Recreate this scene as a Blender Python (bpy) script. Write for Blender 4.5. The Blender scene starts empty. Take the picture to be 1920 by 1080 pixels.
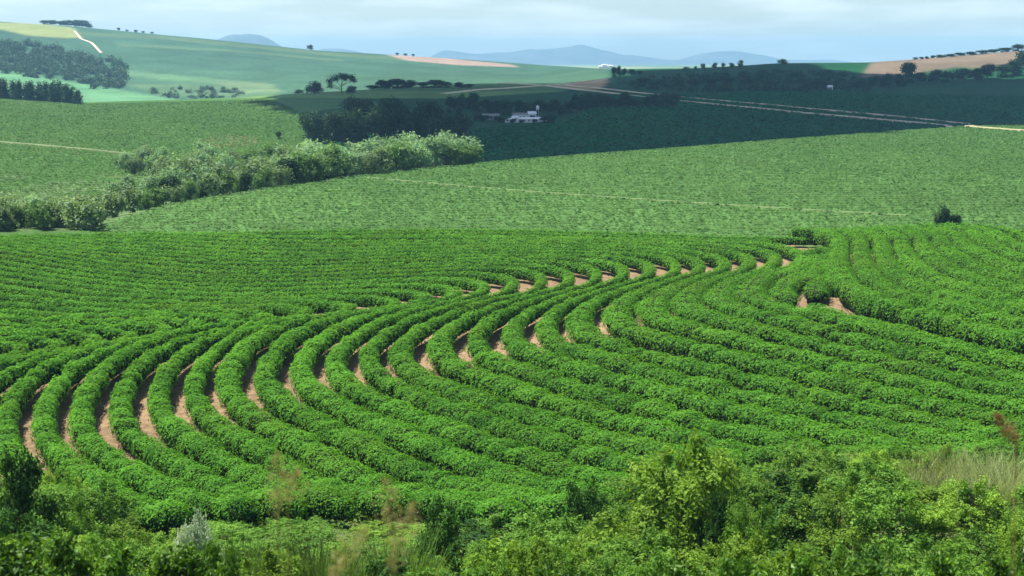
import bpy, math, random
import numpy as np
from mathutils import Vector

# ------------------------------------------------------------------ camera, sky, sun, exposure
S = bpy.context.scene
COL = S.collection
FPX = 2637.0                      # focal length in pixels of a 1920 wide picture
YH = 115.0                        # row of the true horizon
PITCH = math.atan((540 - YH) / FPX)
cam = bpy.data.cameras.new("camera")
cam.sensor_width = 36.0
cam.lens = 36.0 * FPX / 1920.0
cam.clip_start = 0.2
cam.clip_end = 40000
cam.dof.use_dof = True
cam.dof.focus_distance = 140
cam.dof.aperture_fstop = 1.5
cam_ob = bpy.data.objects.new("camera", cam)
COL.objects.link(cam_ob)
cam_ob.location = (0, 0, 0)
cam_ob.rotation_euler = (math.pi / 2 - PITCH, 0, 0)
S.camera = cam_ob

SUN = Vector((-0.38, 0.13, 0.915)).normalized()
W = bpy.data.worlds.new("World")
S.world = W
W.use_nodes = True
nt = W.node_tree
bg = nt.nodes["Background"]
sky = nt.nodes.new("ShaderNodeTexSky")
sky.sky_type = 'NISHITA'
sky.sun_disc = False
sky.sun_elevation = math.asin(SUN.z)
sky.sun_rotation = math.atan2(SUN.x, SUN.y)
sky.altitude = 800
sky.air_density = 1.0
sky.dust_density = 0.8
sky.ozone_density = 2.0
tc = nt.nodes.new("ShaderNodeTexCoord")
mp = nt.nodes.new("ShaderNodeMapping")
mp.inputs["Scale"].default_value = (7.0, 7.0, 52.0)
nz = nt.nodes.new("ShaderNodeTexNoise")
nz.inputs["Scale"].default_value = 1.3
nz.inputs["Detail"].default_value = 5
nz.inputs["Roughness"].default_value = 0.52
rp = nt.nodes.new("ShaderNodeValToRGB")
rp.color_ramp.elements[0].position = 0.46
rp.color_ramp.elements[0].color = (0, 0, 0, 1)
rp.color_ramp.elements[1].position = 0.68
rp.color_ramp.elements[1].color = (0.30, 0.30, 0.30, 1)
mx = nt.nodes.new("ShaderNodeMixRGB")
mx.inputs["Color2"].default_value = (11.0, 11.6, 12.2, 1)
nt.links.new(tc.outputs["Generated"], mp.inputs["Vector"])
nt.links.new(mp.outputs["Vector"], nz.inputs["Vector"])
nt.links.new(nz.outputs["Fac"], rp.inputs["Fac"])
nt.links.new(rp.outputs["Color"], mx.inputs["Fac"])
nt.links.new(sky.outputs["Color"], mx.inputs["Color1"])
nt.links.new(mx.outputs["Color"], bg.inputs["Color"])
bg.inputs["Strength"].default_value = 0.071

sl = bpy.data.lights.new("sun", 'SUN')
sl.energy = 5.0
sl.angle = math.radians(0.55)
sl.color = (1.0, 0.955, 0.88)
sun_ob = bpy.data.objects.new("sun", sl)
COL.objects.link(sun_ob)
sun_ob.rotation_euler = (-SUN).to_track_quat('-Z', 'Y').to_euler()

S.view_settings.view_transform = 'Standard'
S.view_settings.look = 'None'
S.view_settings.gamma = 1
S.view_settings.use_curve_mapping = False
S.view_settings.exposure = 1.12
S.render.engine = 'CYCLES'
S.cycles.use_denoising = True
S.cycles.max_bounces = 5
S.cycles.diffuse_bounces = 3
S.cycles.glossy_bounces = 1
S.cycles.transmission_bounces = 3
S.cycles.volume_bounces = 0
S.cycles.caustics_reflective = False
S.cycles.caustics_refractive = False

rng = np.random.default_rng(7)
random.seed(7)
CP, SP = math.cos(PITCH), math.sin(PITCH)

# ------------------------------------------------------------------ helpers: picture rows to bearings
def slope(Y):
    """z / y of the ray through picture row Y"""
    c = -(np.asarray(Y, float) - 540) / FPX
    return (-SP + c * CP) / (CP + c * SP)

def bearing(px, Y):
    c = -(np.asarray(Y, float) - 540) / FPX
    return (np.asarray(px, float) - 960) / FPX / (CP + c * SP)

def project(x, y, z):
    x, y, z = (np.asarray(a, float) for a in (x, y, z))
    fw = y * CP - z * SP
    up = y * SP + z * CP
    fw = np.maximum(fw, 0.01)
    return 960 + FPX * x / fw, 540 - FPX * up / fw

def _h(ix, iy, iz, seed):
    n = (ix * 374761393 + iy * 668265263 + iz * 2147483647 + seed * 974634777) & 0xFFFFFFFF
    n = ((n ^ (n >> 13)) * 1274126177) & 0xFFFFFFFF
    n = ((n ^ (n >> 16)) * 2246822519) & 0xFFFFFFFF
    return ((n ^ (n >> 15)) & 0xFFFFFF) / float(0xFFFFFF)

def vnoise(x, y, z=0.0, seed=0):
    """smooth value noise in -1..1"""
    x, y, z = np.broadcast_arrays(np.asarray(x, float), np.asarray(y, float), np.asarray(z, float))
    ix, iy, iz = (np.floor(a).astype(np.int64) for a in (x, y, z))
    fx, fy, fz = x - ix, y - iy, z - iz
    fx, fy, fz = (a * a * (3 - 2 * a) for a in (fx, fy, fz))
    r = 0
    for dx in (0, 1):
        for dy in (0, 1):
            for dz in (0, 1):
                w = (fx if dx else 1 - fx) * (fy if dy else 1 - fy) * (fz if dz else 1 - fz)
                r = r + w * _h(ix + dx, iy + dy, iz + dz, seed)
    return r * 2 - 1

def smooth01(a, b, x):
    t = np.clip((np.asarray(x, float) - a) / (b - a), 0, 1)
    return t * t * (3 - 2 * t)

# ------------------------------------------------------------------ terrain height
PK = np.array([-900, 0, 170, 300, 450, 600, 750, 900, 1000, 1150, 1300, 1450, 1620, 1800, 1920, 2800], float)
D2 = np.array([256, 257, 262, 300, 333, 366, 400, 432, 452, 482, 516, 560, 612, 680, 720, 900], float)
Z2 = np.full(16, -31.0)
D3 = D2 + 55
Z3 = np.array([-34, -34.5, -35, -36, -36.5, -37, -37.5, -38, -38, -38.5, -39, -39.5, -40, -40.5, -41, -42], float)
D4 = np.array([560, 560, 560, 580, 600, 660, 720, 780, 820, 860, 900, 900, 920, 960, 985, 1040], float)
Y4 = np.array([262, 270, 275, 280, 275, 253, 241, 231, 226, 214, 203, 198, 200, 208, 212, 215], float)
D5 = np.array([950, 950, 950, 960, 980, 1020, 1080, 1150, 1180, 1200, 1200, 1200, 1200, 1200, 1200, 1200], float)
Y5 = np.array([175, 183, 196, 192, 187, 176, 167, 159, 158, 157, 168, 166, 168, 172, 175, 170], float)
D6 = np.array([1450, 1450, 1450, 1450, 1450, 1450, 1500, 1550, 1550, 1450, 1400, 1400, 1400, 1400, 1400, 1400], float)
Y6 = np.array([172, 176, 189, 190, 187, 179, 170, 163, 160, 146, 142, 137, 140, 136, 128, 100], float)
D7 = np.array([2600, 2600, 2600, 2600, 2600, 2600, 2600, 2600, 2650, 1760, 1660, 1600, 1600, 1600, 1600, 1600], float)
Y7 = np.array([5, 40, 52, 64, 79, 95, 104, 114, 121, 134, 130, 120, 118, 104, 94, 40], float)
KD = np.stack([np.full(16, 235.0), np.full(16, 250.0), D2, D3, D4, D5, D6, D7, np.full(16, 4300.0), np.full(16, 13000.0), np.full(16, 16000.0)])
KZ = np.stack([np.full(16, -31.0), np.full(16, -31.0), Z2, Z3, D4 * slope(Y4), D5 * slope(Y5), D6 * slope(Y6), D7 * slope(Y7),
               np.full(16, -22.0), np.full(16, -30.0), np.full(16, -30.0)])
NEAR_Y = np.array([-60, -20, 0, 5, 10, 20, 30, 45, 60, 75, 88, 97, 110, 400], float)
NEAR_Z = np.array([-1.2, -1.5, -1.8, -3.4, -5.4, -9.6, -13.6, -19.4, -24.3, -28.2, -30.4, -30.9, -31.0, -31.0], float)

def ground(x, y):
    x, y = np.broadcast_arrays(np.asarray(x, float), np.asarray(y, float))
    shp = x.shape
    x, y = x.ravel(), y.ravel()
    z = np.interp(y, NEAR_Y, NEAR_Z)
    slope_w = smooth01(2, 25, y) * (1 - smooth01(92, 104, y))
    z = z + slope_w * (0.7 * vnoise(x / 14, y / 14, seed=3) + 3.6 * smooth01(7, 24, x) * smooth01(40, 68, y))
    z = z + smooth01(98, 115, y) * (1 - smooth01(222, 240, y)) * 0.25 * vnoise(x / 30, y / 30, seed=5)
    far = y > 235
    if far.any():
        xf, yf = x[far], y[far]
        px = 960 + FPX * 1.005 * xf / yf
        px = np.clip(px, PK[0], PK[-1])
        kd = np.stack([np.interp(px, PK, KD[k]) for k in range(KD.shape[0])])
        kz = np.stack([np.interp(px, PK, KZ[k]) for k in range(KZ.shape[0])])
        h = np.diff(kd, axis=0)
        d = np.diff(kz, axis=0) / h
        m = np.zeros_like(kz)
        same = d[:-1] * d[1:] > 0
        hm = np.where(same, 2 * d[:-1] * d[1:] / np.where(same, d[:-1] + d[1:], 1), 0)
        m[1:-1] = hm
        m[-1] = 0
        zi = np.full(yf.shape, -30.0)
        for k in range(KD.shape[0] - 1):
            s = (yf >= kd[k]) & (yf <= kd[k + 1])
            t = np.where(s, (yf - kd[k]) / h[k], 0)
            t2, t3 = t * t, t * t * t
            v = (2 * t3 - 3 * t2 + 1) * kz[k] + (t3 - 2 * t2 + t) * h[k] * m[k] + (-2 * t3 + 3 * t2) * kz[k + 1] + (t3 - t2) * h[k] * m[k + 1]
            zi = np.where(s, v, zi)
        und = vnoise(xf / 90, yf / 120, seed=11) * smooth01(450, 900, yf) * (1 - smooth01(2600, 4000, yf))
        z[far] = zi + und * 0.8
    return z.reshape(shp)

def gz(x, y):
    return float(ground(np.array([x]), np.array([y]))[0])

def at(px, D):
    """ground point seen in picture column px at depth D"""
    Y = 400.0
    for _ in range(3):
        x = float(bearing(px, Y)) * D
        z = gz(x, D)
        Y = float(project(x, D, z)[1])
    return x, D, z

def hit(px, Y, d0, d1):
    """first ground point along the sight line of a pixel between two depths"""
    D = np.linspace(d0, d1, 900)
    x = bearing(px, Y) * D
    g = ground(x, D)
    r = slope(Y) * D
    k = np.where(g >= r)[0]
    i = int(k[0]) if len(k) else int(np.argmin(np.abs(g - r)))
    return float(x[i]), float(D[i]), float(g[i])

# ------------------------------------------------------------------ helpers: meshes and tagging
def mesh_np(name, V, F, tint=None, mat=None, smooth=False):
    V = np.ascontiguousarray(V, dtype=np.float32)
    F = np.ascontiguousarray(F, dtype=np.int32)
    k = F.shape[1]
    me = bpy.data.meshes.new(name)
    me.vertices.add(len(V))
    me.vertices.foreach_set("co", V.ravel())
    me.loops.add(F.size)
    me.loops.foreach_set("vertex_index", F.ravel())
    me.polygons.add(len(F))
    me.polygons.foreach_set("loop_start", np.arange(0, F.size, k, dtype=np.int32))
    me.update(calc_edges=True)
    if tint is not None:
        a = me.attributes.new("tint", 'FLOAT', 'POINT')
        a.data.foreach_set("value", np.ascontiguousarray(tint, dtype=np.float32))
    if mat is not None:
        me.materials.append(mat)
    me.polygons.foreach_set("use_smooth", np.full(len(F), smooth, dtype=bool))
    return me

def link(name, me, parent=None, loc=None):
    o = bpy.data.objects.new(name, me)
    COL.objects.link(o)
    if parent is not None:
        o.parent = parent
    if loc is not None:
        o.location = loc
    return o

def tag(o, label=None, cat=None, group=None, kind=None):
    if label: o["label"] = label
    if cat: o["category"] = cat
    if group: o["group"] = group
    if kind: o["kind"] = kind
    return o

ONES = "zeroth first second third fourth fifth sixth seventh eighth ninth tenth eleventh twelfth thirteenth fourteenth fifteenth sixteenth seventeenth eighteenth nineteenth".split()
TENS = {20: "twent", 30: "thirt", 40: "fort", 50: "fift", 60: "sixt", 70: "sevent", 80: "eight", 90: "ninet"}
def nth(n):
    if n < 20: return ONES[n]
    t, r = n // 10 * 10, n % 10
    return TENS[t] + "ieth" if r == 0 else TENS[t] + "y-" + ONES[r]

def unit(v):
    return v / np.maximum(np.linalg.norm(v, axis=-1, keepdims=True), 1e-9)

def leaves(P, N, L, Wd, r, fold=0.12):
    """folded rhombic leaves: four corners each"""
    n = len(P)
    t = r.normal(size=(n, 3))
    a = unit(np.cross(N, t))
    b = np.cross(N, a)
    L = np.asarray(L).reshape(-1, 1)
    Wd = np.asarray(Wd).reshape(-1, 1)
    V = np.empty((n, 4, 3))
    V[:, 0] = P - a * L * 0.5 - N * L * fold
    V[:, 1] = P + b * Wd * 0.5
    V[:, 2] = P + a * L * 0.5 - N * L * fold
    V[:, 3] = P - b * Wd * 0.5
    F = np.arange(4 * n).reshape(n, 4)
    return V.reshape(-1, 3), F

def tube(pts, radii, k=6):
    pts = np.asarray(pts, float)
    V, F = [], []
    for i, p in enumerate(pts):
        d = pts[min(i + 1, len(pts) - 1)] - pts[max(i - 1, 0)]
        d = d / (np.linalg.norm(d) + 1e-9)
        s = np.cross(d, (0.3, 1, 0.1)); s /= np.linalg.norm(s)
        u = np.cross(d, s)
        for j in range(k):
            a = 2 * math.pi * j / k
            V.append(p + radii[i] * (math.cos(a) * s + math.sin(a) * u))
    for i in range(len(pts) - 1):
        for j in range(k):
            F.append((i * k + j, i * k + (j + 1) % k, (i + 1) * k + (j + 1) % k, (i + 1) * k + j))
    return np.array(V), np.array(F)

def merge(parts):
    V, F, o = [], [], 0
    for v, f in parts:
        V.append(v); F.append(np.asarray(f) + o); o += len(v)
    return np.concatenate(V), np.concatenate(F)

def boxes(parts):
    """list of (x0,x1,y0,y1,z0,z1)"""
    out = []
    for x0, x1, y0, y1, z0, z1 in parts:
        v = np.array([(x, y, z) for z in (z0, z1) for y in (y0, y1) for x in (x0, x1)], float)
        f = np.array([(0, 2, 3, 1), (4, 5, 7, 6), (0, 1, 5, 4), (2, 6, 7, 3), (0, 4, 6, 2), (1, 3, 7, 5)])
        out.append((v, f))
    return merge(out)

# ------------------------------------------------------------------ materials
def node(nt, kind, **kw):
    n = nt.nodes.new(kind)
    for k, v in kw.items():
        n.inputs[k].default_value = v
    return n

def leaf_mat(name, dark, light, transl=0.3, gloss=0.05, patch=0.0, patch_scale=0.05, patch_col=None, rough=0.45, objvar=0.22):
    m = bpy.data.materials.new(name); m.use_nodes = True
    t = m.node_tree; t.nodes.clear()
    out = t.nodes.new("ShaderNodeOutputMaterial")
    at_ = t.nodes.new("ShaderNodeAttribute"); at_.attribute_name = "tint"
    cr = t.nodes.new("ShaderNodeValToRGB")
    cr.color_ramp.elements[0].color = (*dark, 1); cr.color_ramp.elements[1].color = (*light, 1)
    t.links.new(at_.outputs["Fac"], cr.inputs["Fac"])
    colr = cr.outputs["Color"]
    if patch > 0:
        geo = t.nodes.new("ShaderNodeNewGeometry")
        n1 = node(t, "ShaderNodeTexNoise", Scale=patch_scale, Detail=3.0, Roughness=0.6)
        t.links.new(geo.outputs["Position"], n1.inputs["Vector"])
        r2 = t.nodes.new("ShaderNodeMapRange")
        r2.inputs["From Min"].default_value = 0.48; r2.inputs["From Max"].default_value = 0.72
        r2.inputs["To Min"].default_value = 0; r2.inputs["To Max"].default_value = patch
        t.links.new(n1.outputs["Fac"], r2.inputs["Value"])
        mxx = t.nodes.new("ShaderNodeMixRGB")
        mxx.inputs["Color2"].default_value = (*patch_col, 1)
        t.links.new(r2.outputs["Result"], mxx.inputs["Fac"])
        t.links.new(colr, mxx.inputs["Color1"])
        colr = mxx.outputs["Color"]
    oi = t.nodes.new("ShaderNodeObjectInfo")
    om = t.nodes.new("ShaderNodeMapRange")
    om.inputs["To Min"].default_value = 1 - objvar; om.inputs["To Max"].default_value = 1 + objvar
    t.links.new(oi.outputs["Random"], om.inputs["Value"])
    ov = t.nodes.new("ShaderNodeMixRGB"); ov.blend_type = 'MULTIPLY'; ov.inputs["Fac"].default_value = 1
    t.links.new(colr, ov.inputs["Color1"]); t.links.new(om.outputs["Result"], ov.inputs["Color2"])
    colr = ov.outputs["Color"]
    p = node(t, "ShaderNodeBsdfPrincipled", Roughness=rough)
    p.inputs["Specular IOR Level"].default_value = gloss
    t.links.new(colr, p.inputs["Base Color"])
    tr = t.nodes.new("ShaderNodeBsdfTranslucent")
    tm = t.nodes.new("ShaderNodeMixRGB"); tm.blend_type = 'MULTIPLY'; tm.inputs["Fac"].default_value = 1
    tm.inputs["Color2"].default_value = (1.5, 1.5, 0.6, 1)
    t.links.new(colr, tm.inputs["Color1"]); t.links.new(tm.outputs["Color"], tr.inputs["Color"])
    ms = t.nodes.new("ShaderNodeMixShader"); ms.inputs["Fac"].default_value = transl
    t.links.new(p.outputs[0], ms.inputs[1]); t.links.new(tr.outputs[0], ms.inputs[2])
    t.links.new(ms.outputs[0], out.inputs["Surface"])
    return m

def plain_mat(name, col, rough=0.8, vary=0.25, scale=4.0, bump=0.0, spec=0.3):
    m = bpy.data.materials.new(name); m.use_nodes = True
    t = m.node_tree
    p = t.nodes["Principled BSDF"]
    p.inputs["Roughness"].default_value = rough
    p.inputs["Specular IOR Level"].default_value = spec
    geo = t.nodes.new("ShaderNodeNewGeometry")
    n1 = node(t, "ShaderNodeTexNoise", Scale=scale, Detail=4.0)
    t.links.new(geo.outputs["Position"], n1.inputs["Vector"])
    cr = t.nodes.new("ShaderNodeValToRGB")
    cr.color_ramp.elements[0].position = 0.3; cr.color_ramp.elements[1].position = 0.7
    cr.color_ramp.elements[0].color = (*[c * (1 - vary) for c in col], 1)
    cr.color_ramp.elements[1].color = (*[min(1, c * (1 + vary)) for c in col], 1)
    t.links.new(n1.outputs["Fac"], cr.inputs["Fac"])
    t.links.new(cr.outputs["Color"], p.inputs["Base Color"])
    if bump:
        b = node(t, "ShaderNodeBump", Strength=bump, Distance=0.1)
        t.links.new(n1.outputs["Fac"], b.inputs["Height"]); t.links.new(b.outputs[0], p.inputs["Normal"])
    return m

M = {}
M['coffee'] = leaf_mat("coffee_leaf", (0.038, 0.130, 0.014), (0.14, 0.345, 0.038), 0.42, 0.04, 0.4, 0.11, (0.13, 0.24, 0.028), rough=0.6, objvar=0.07)
M['coffee_near'] = leaf_mat("coffee_leaf_near", (0.03, 0.09, 0.012), (0.13, 0.26, 0.025), 0.28, 0.2, rough=0.45)
M['shrub_mid'] = leaf_mat("shrub_leaf_mid", (0.05, 0.13, 0.018), (0.155, 0.29, 0.04), 0.32, 0.06)
M['shrub_bright'] = leaf_mat("shrub_leaf_bright", (0.085, 0.17, 0.02), (0.23, 0.37, 0.05), 0.35, 0.06)
M['shrub_dark'] = leaf_mat("shrub_leaf_dark", (0.02, 0.06, 0.012), (0.065, 0.15, 0.024), 0.22, 0.06)
M['silver'] = leaf_mat("silver_leaf", (0.28, 0.36, 0.28), (0.5, 0.6, 0.48), 0.25, 0.06)
M['white_flower'] = leaf_mat("pale_flower", (0.2, 0.26, 0.16), (0.7, 0.7, 0.6), 0.25, 0.06)
M['pale_tree'] = leaf_mat("pale_tree_leaf", (0.14, 0.245, 0.12), (0.27, 0.40, 0.215), 0.28, 0.06)
M['olive_tree'] = leaf_mat("olive_tree_leaf", (0.11, 0.175, 0.08), (0.22, 0.31, 0.145), 0.28, 0.06)
M['green_tree'] = leaf_mat("green_tree_leaf", (0.06, 0.12, 0.035), (0.14, 0.25, 0.07), 0.28, 0.06)
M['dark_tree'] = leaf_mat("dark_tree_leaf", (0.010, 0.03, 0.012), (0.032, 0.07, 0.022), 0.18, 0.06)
M['grass'] = leaf_mat("grass_blade", (0.045, 0.10, 0.016), (0.13, 0.20, 0.04), 0.35, 0.15)
M['pale_grass'] = leaf_mat("pale_grass_blade", (0.16, 0.22, 0.08), (0.34, 0.37, 0.18), 0.35, 0.15)
M['plume'] = leaf_mat("grass_plume", (0.16, 0.16, 0.06), (0.30, 0.26, 0.11), 0.35, 0.1)
M['plume_red'] = leaf_mat("red_grass_plume", (0.18, 0.075, 0.045), (0.30, 0.15, 0.085), 0.35, 0.1)
M['bark'] = plain_mat("bark", (0.12, 0.085, 0.055), 0.9, 0.35, 6.0)
M['pale_bark'] = plain_mat("pale_bark", (0.36, 0.32, 0.25), 0.9, 0.3, 3.0)
M['core'] = plain_mat("hedge_dark_core", (0.022, 0.035, 0.012), 1.0, 0.4, 3.0, spec=0.0)
M['road'] = plain_mat("dirt_road", (0.50, 0.41, 0.29), 0.95, 0.2, 0.08)
M['white_wall'] = plain_mat("whitewashed_wall", (0.75, 0.75, 0.72), 0.8, 0.08, 1.0)
M['roof_pale'] = plain_mat("pale_metal_roof", (0.72, 0.73, 0.74), 0.5, 0.1, 0.6)
M['roof_grey'] = plain_mat("grey_roof", (0.17, 0.17, 0.18), 0.7, 0.2, 0.6)
M['dark_open'] = plain_mat("dark_opening", (0.03, 0.03, 0.035), 0.5, 0.2, 1.0)
M['steel'] = plain_mat("painted_steel", (0.45, 0.47, 0.48), 0.5, 0.1, 1.0)
M['mountain'] = plain_mat("mountain_wood", (0.10, 0.11, 0.10), 1.0, 0.25, 0.004, spec=0.0)

def ground_mat():
    m = bpy.data.materials.new("ground"); m.use_nodes = True
    t = m.node_tree
    p = t.nodes["Principled BSDF"]
    p.inputs["Roughness"].default_value = 0.95
    p.inputs["Specular IOR Level"].default_value = 0.05
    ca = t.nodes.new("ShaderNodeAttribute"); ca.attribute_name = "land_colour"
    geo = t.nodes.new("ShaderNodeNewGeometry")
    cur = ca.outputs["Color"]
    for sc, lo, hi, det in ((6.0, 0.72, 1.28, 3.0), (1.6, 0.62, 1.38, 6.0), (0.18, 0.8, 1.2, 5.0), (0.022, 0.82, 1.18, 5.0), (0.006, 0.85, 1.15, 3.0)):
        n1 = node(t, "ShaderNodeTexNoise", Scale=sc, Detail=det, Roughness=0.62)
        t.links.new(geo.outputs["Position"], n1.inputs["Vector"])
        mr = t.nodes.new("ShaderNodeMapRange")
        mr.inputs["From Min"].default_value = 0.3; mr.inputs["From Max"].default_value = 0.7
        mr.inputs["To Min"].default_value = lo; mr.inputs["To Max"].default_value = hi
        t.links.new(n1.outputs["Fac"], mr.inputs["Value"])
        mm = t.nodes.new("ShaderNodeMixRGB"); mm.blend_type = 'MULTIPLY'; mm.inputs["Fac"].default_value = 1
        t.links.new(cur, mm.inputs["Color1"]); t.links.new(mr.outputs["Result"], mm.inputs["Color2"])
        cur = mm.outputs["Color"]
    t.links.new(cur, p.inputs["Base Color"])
    n2 = node(t, "ShaderNodeTexNoise", Scale=3.0, Detail=5.0, Roughness=0.65)
    t.links.new(geo.outputs["Position"], n2.inputs["Vector"])
    b = node(t, "ShaderNodeBump", Strength=0.6, Distance=0.12)
    t.links.new(n2.outputs["Fac"], b.inputs["Height"]); t.links.new(b.outputs[0], p.inputs["Normal"])
    return m
M['ground'] = ground_mat()

# ------------------------------------------------------------------ ground sheet
def inside(px, py, poly):
    poly = np.asarray(poly, float)
    c = np.zeros(px.shape, bool)
    j = len(poly) - 1
    for i in range(len(poly)):
        xi, yi = poly[i]; xj, yj = poly[j]
        k = ((yi > py) != (yj > py)) & (px < (xj - xi) * (py - yi) / (yj - yi + 1e-12) + xi)
        c ^= k
        j = i
    return c

def edge_D(px):
    return np.interp(px, [-200, 0, 300, 800, 1100, 1350, 1560, 1750, 1950], [236, 239, 243, 249, 246, 238, 237, 243, 247])
SOIL = (0.205, 0.142, 0.083)
GREEN_MID = (0.085, 0.165, 0.045)

def build_ground():
    ys = np.concatenate([np.linspace(-40, 95, 46), np.linspace(98, 250, 40), np.linspace(253, 760, 120),
                         np.linspace(765, 1300, 90), np.linspace(1310, 2700, 110), np.geomspace(2750, 15900, 26)])
    us = np.concatenate([np.linspace(-0.62, -0.40, 12)[:-1], np.linspace(-0.40, 0.40, 420), np.linspace(0.40, 0.62, 12)[1:]])
    Yg, Ug = np.meshgrid(ys, us, indexing='ij')
    Xg = Ug * (Yg + 45)
    Zg = ground(Xg, Yg)
    nr, nc = Yg.shape
    V = np.stack([Xg, Yg, Zg], -1).reshape(-1, 3)
    idx = np.arange(nr * nc).reshape(nr, nc)
    F = np.stack([idx[:-1, :-1], idx[:-1, 1:], idx[1:, 1:], idx[1:, :-1]], -1).reshape(-1, 4)
    me = mesh_np("ground", V, F, mat=M['ground'], smooth=True)
    x, y, z = V.T
    px, py = project(x, y, z)
    wob = 2.0 * vnoise(x / 40, y / 40, seed=21)
    pyw = py + 0.4 * wob
    C = np.tile(np.array(GREEN_MID), (len(V), 1))
    def paint(mask, col):
        C[mask] = col
    near = y < edge_D(px) + 1
    paint(near, SOIL)
    sl_ = y < 95 + 4 * vnoise(x / 9, y / 9, seed=8)
    paint(sl_, (0.085, 0.12, 0.035))
    d2 = np.interp(np.clip(px, PK[0], PK[-1]), PK, D2)
    d5 = np.interp(np.clip(px, PK[0], PK[-1]), PK, D5)
    paint((y >= edge_D(px) + 1) & (y < d2), (0.060, 0.130, 0.032))
    paint((y >= d2) & (y < d5 + 60), (0.05, 0.115, 0.025))
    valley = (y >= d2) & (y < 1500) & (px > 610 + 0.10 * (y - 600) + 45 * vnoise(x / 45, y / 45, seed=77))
    paint(valley, (0.006, 0.05, 0.016))  # cloud shade also painted in: ground colour darkened across the shaded area
    # strips on the low ridge behind the dark trees
    rid = (y > 900) & (y < 1300) & (px > 330) & (px < 1060) & (pyw < 184) & (px < 1400 - (pyw - 150) * 16)
    paint(rid & (np.sin(pyw / 4.2) > 0.1), (0.06, 0.13, 0.04))
    paint(rid & (np.sin(pyw / 4.2) <= 0.1), (0.10, 0.18, 0.05))
    # far hill in the left half of the picture: broad crops with pale strips
    hill = (y > d5 + 60) & (px < 1145)
    paint(hill, (0.044, 0.10, 0.055))
    paint(hill & (y > 1900), (0.04, 0.093, 0.055))
    paint(hill & inside(px, py, [(-400, 120), (0, 132), (160, 158), (320, 185), (380, 195), (-400, 195)]), (0.085, 0.2, 0.09))
    paint(hill & inside(px, pyw, [(200, 130), (330, 142), (520, 158), (500, 166), (330, 152), (210, 140)]), (0.08, 0.16, 0.075))
    paint(hill & inside(px, pyw, [(230, 156), (420, 160), (540, 172), (480, 184), (300, 178)]), (0.07, 0.13, 0.06))
    paint(hill & inside(px, pyw, [(400, 152), (500, 155), (530, 172), (450, 176)]), (0.10, 0.155, 0.075))
    paint(hill & inside(px, py, [(-400, 30), (0, 42), (70, 44), (138, 52), (152, 71), (110, 71), (50, 66), (0, 55), (-400, 45)]), (0.20, 0.235, 0.085))
    paint(hill & inside(px, py, [(150, 60), (300, 66), (600, 97), (900, 118), (880, 121), (590, 102), (300, 73), (160, 67)]), (0.07, 0.12, 0.06))
    paint(hill & inside(px, py, [(220, 82), (420, 92), (640, 112), (640, 115), (420, 96), (220, 86)]), (0.07, 0.122, 0.062))
    paint(hill & inside(px, py, [(725, 103), (800, 106), (960, 121), (975, 126), (860, 122), (760, 113)]), (0.26, 0.19, 0.15))
    # dry field and wooded slope on the far hill in the right half
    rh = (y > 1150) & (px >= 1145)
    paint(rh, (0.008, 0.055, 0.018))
    paint((y > 1200) & inside(px, pyw, [(1612, 146), (1640, 110), (1735, 98), (1930, 80), (2300, 60), (2300, 110), (1930, 118), (1860, 124), (1760, 130), (1700, 142)]), (0.135, 0.105, 0.072))
    paint((y > 900) & (y < 1500) & inside(px, py, [(1040, 160), (1100, 151), (1140, 147), (1135, 160), (1120, 168), (1075, 166)]), (0.34, 0.24, 0.13))
    far = (y > 2700)
    paint(far, (0.12, 0.19, 0.09))
    paint(far & (vnoise(x / 420, y / 900, seed=31) > 0.25), (0.20, 0.24, 0.12))
    paint(far & (vnoise(x / 420, y / 900, seed=33) > 0.35), (0.05, 0.09, 0.05))
    paint((y > d2) & (y < d2 + 170) & (px < 640) & (vnoise(x / 14, y / 20, seed=64) > -0.25), (0.085, 0.135, 0.05))
    # brown scrub patch beside the valley wood
    paint((y > 330) & (y < 900) & inside(px, pyw, [(375, 262), (420, 250), (480, 255), (490, 270), (430, 280), (380, 274)]), (0.14, 0.13, 0.055))
    G_ = C.reshape(nr, nc, 3).copy()
    farrow = (ys > 1000)[:, None, None]
    for _ in range(2):
        B_ = G_.copy()
        B_[1:-1, 1:-1] = (G_[1:-1, 1:-1] * 2 + G_[2:, 1:-1] + G_[:-2, 1:-1] + G_[1:-1, 2:] + G_[1:-1, :-2]) / 6
        G_ = np.where(farrow, B_, G_)
    C = G_.reshape(-1, 3)
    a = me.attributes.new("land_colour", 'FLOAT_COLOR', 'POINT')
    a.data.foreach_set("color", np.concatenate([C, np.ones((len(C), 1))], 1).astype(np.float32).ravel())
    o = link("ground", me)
    tag(o, "rolling farmland ground of reddish soil and green crops", None, None, "structure")
build_ground()

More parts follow.
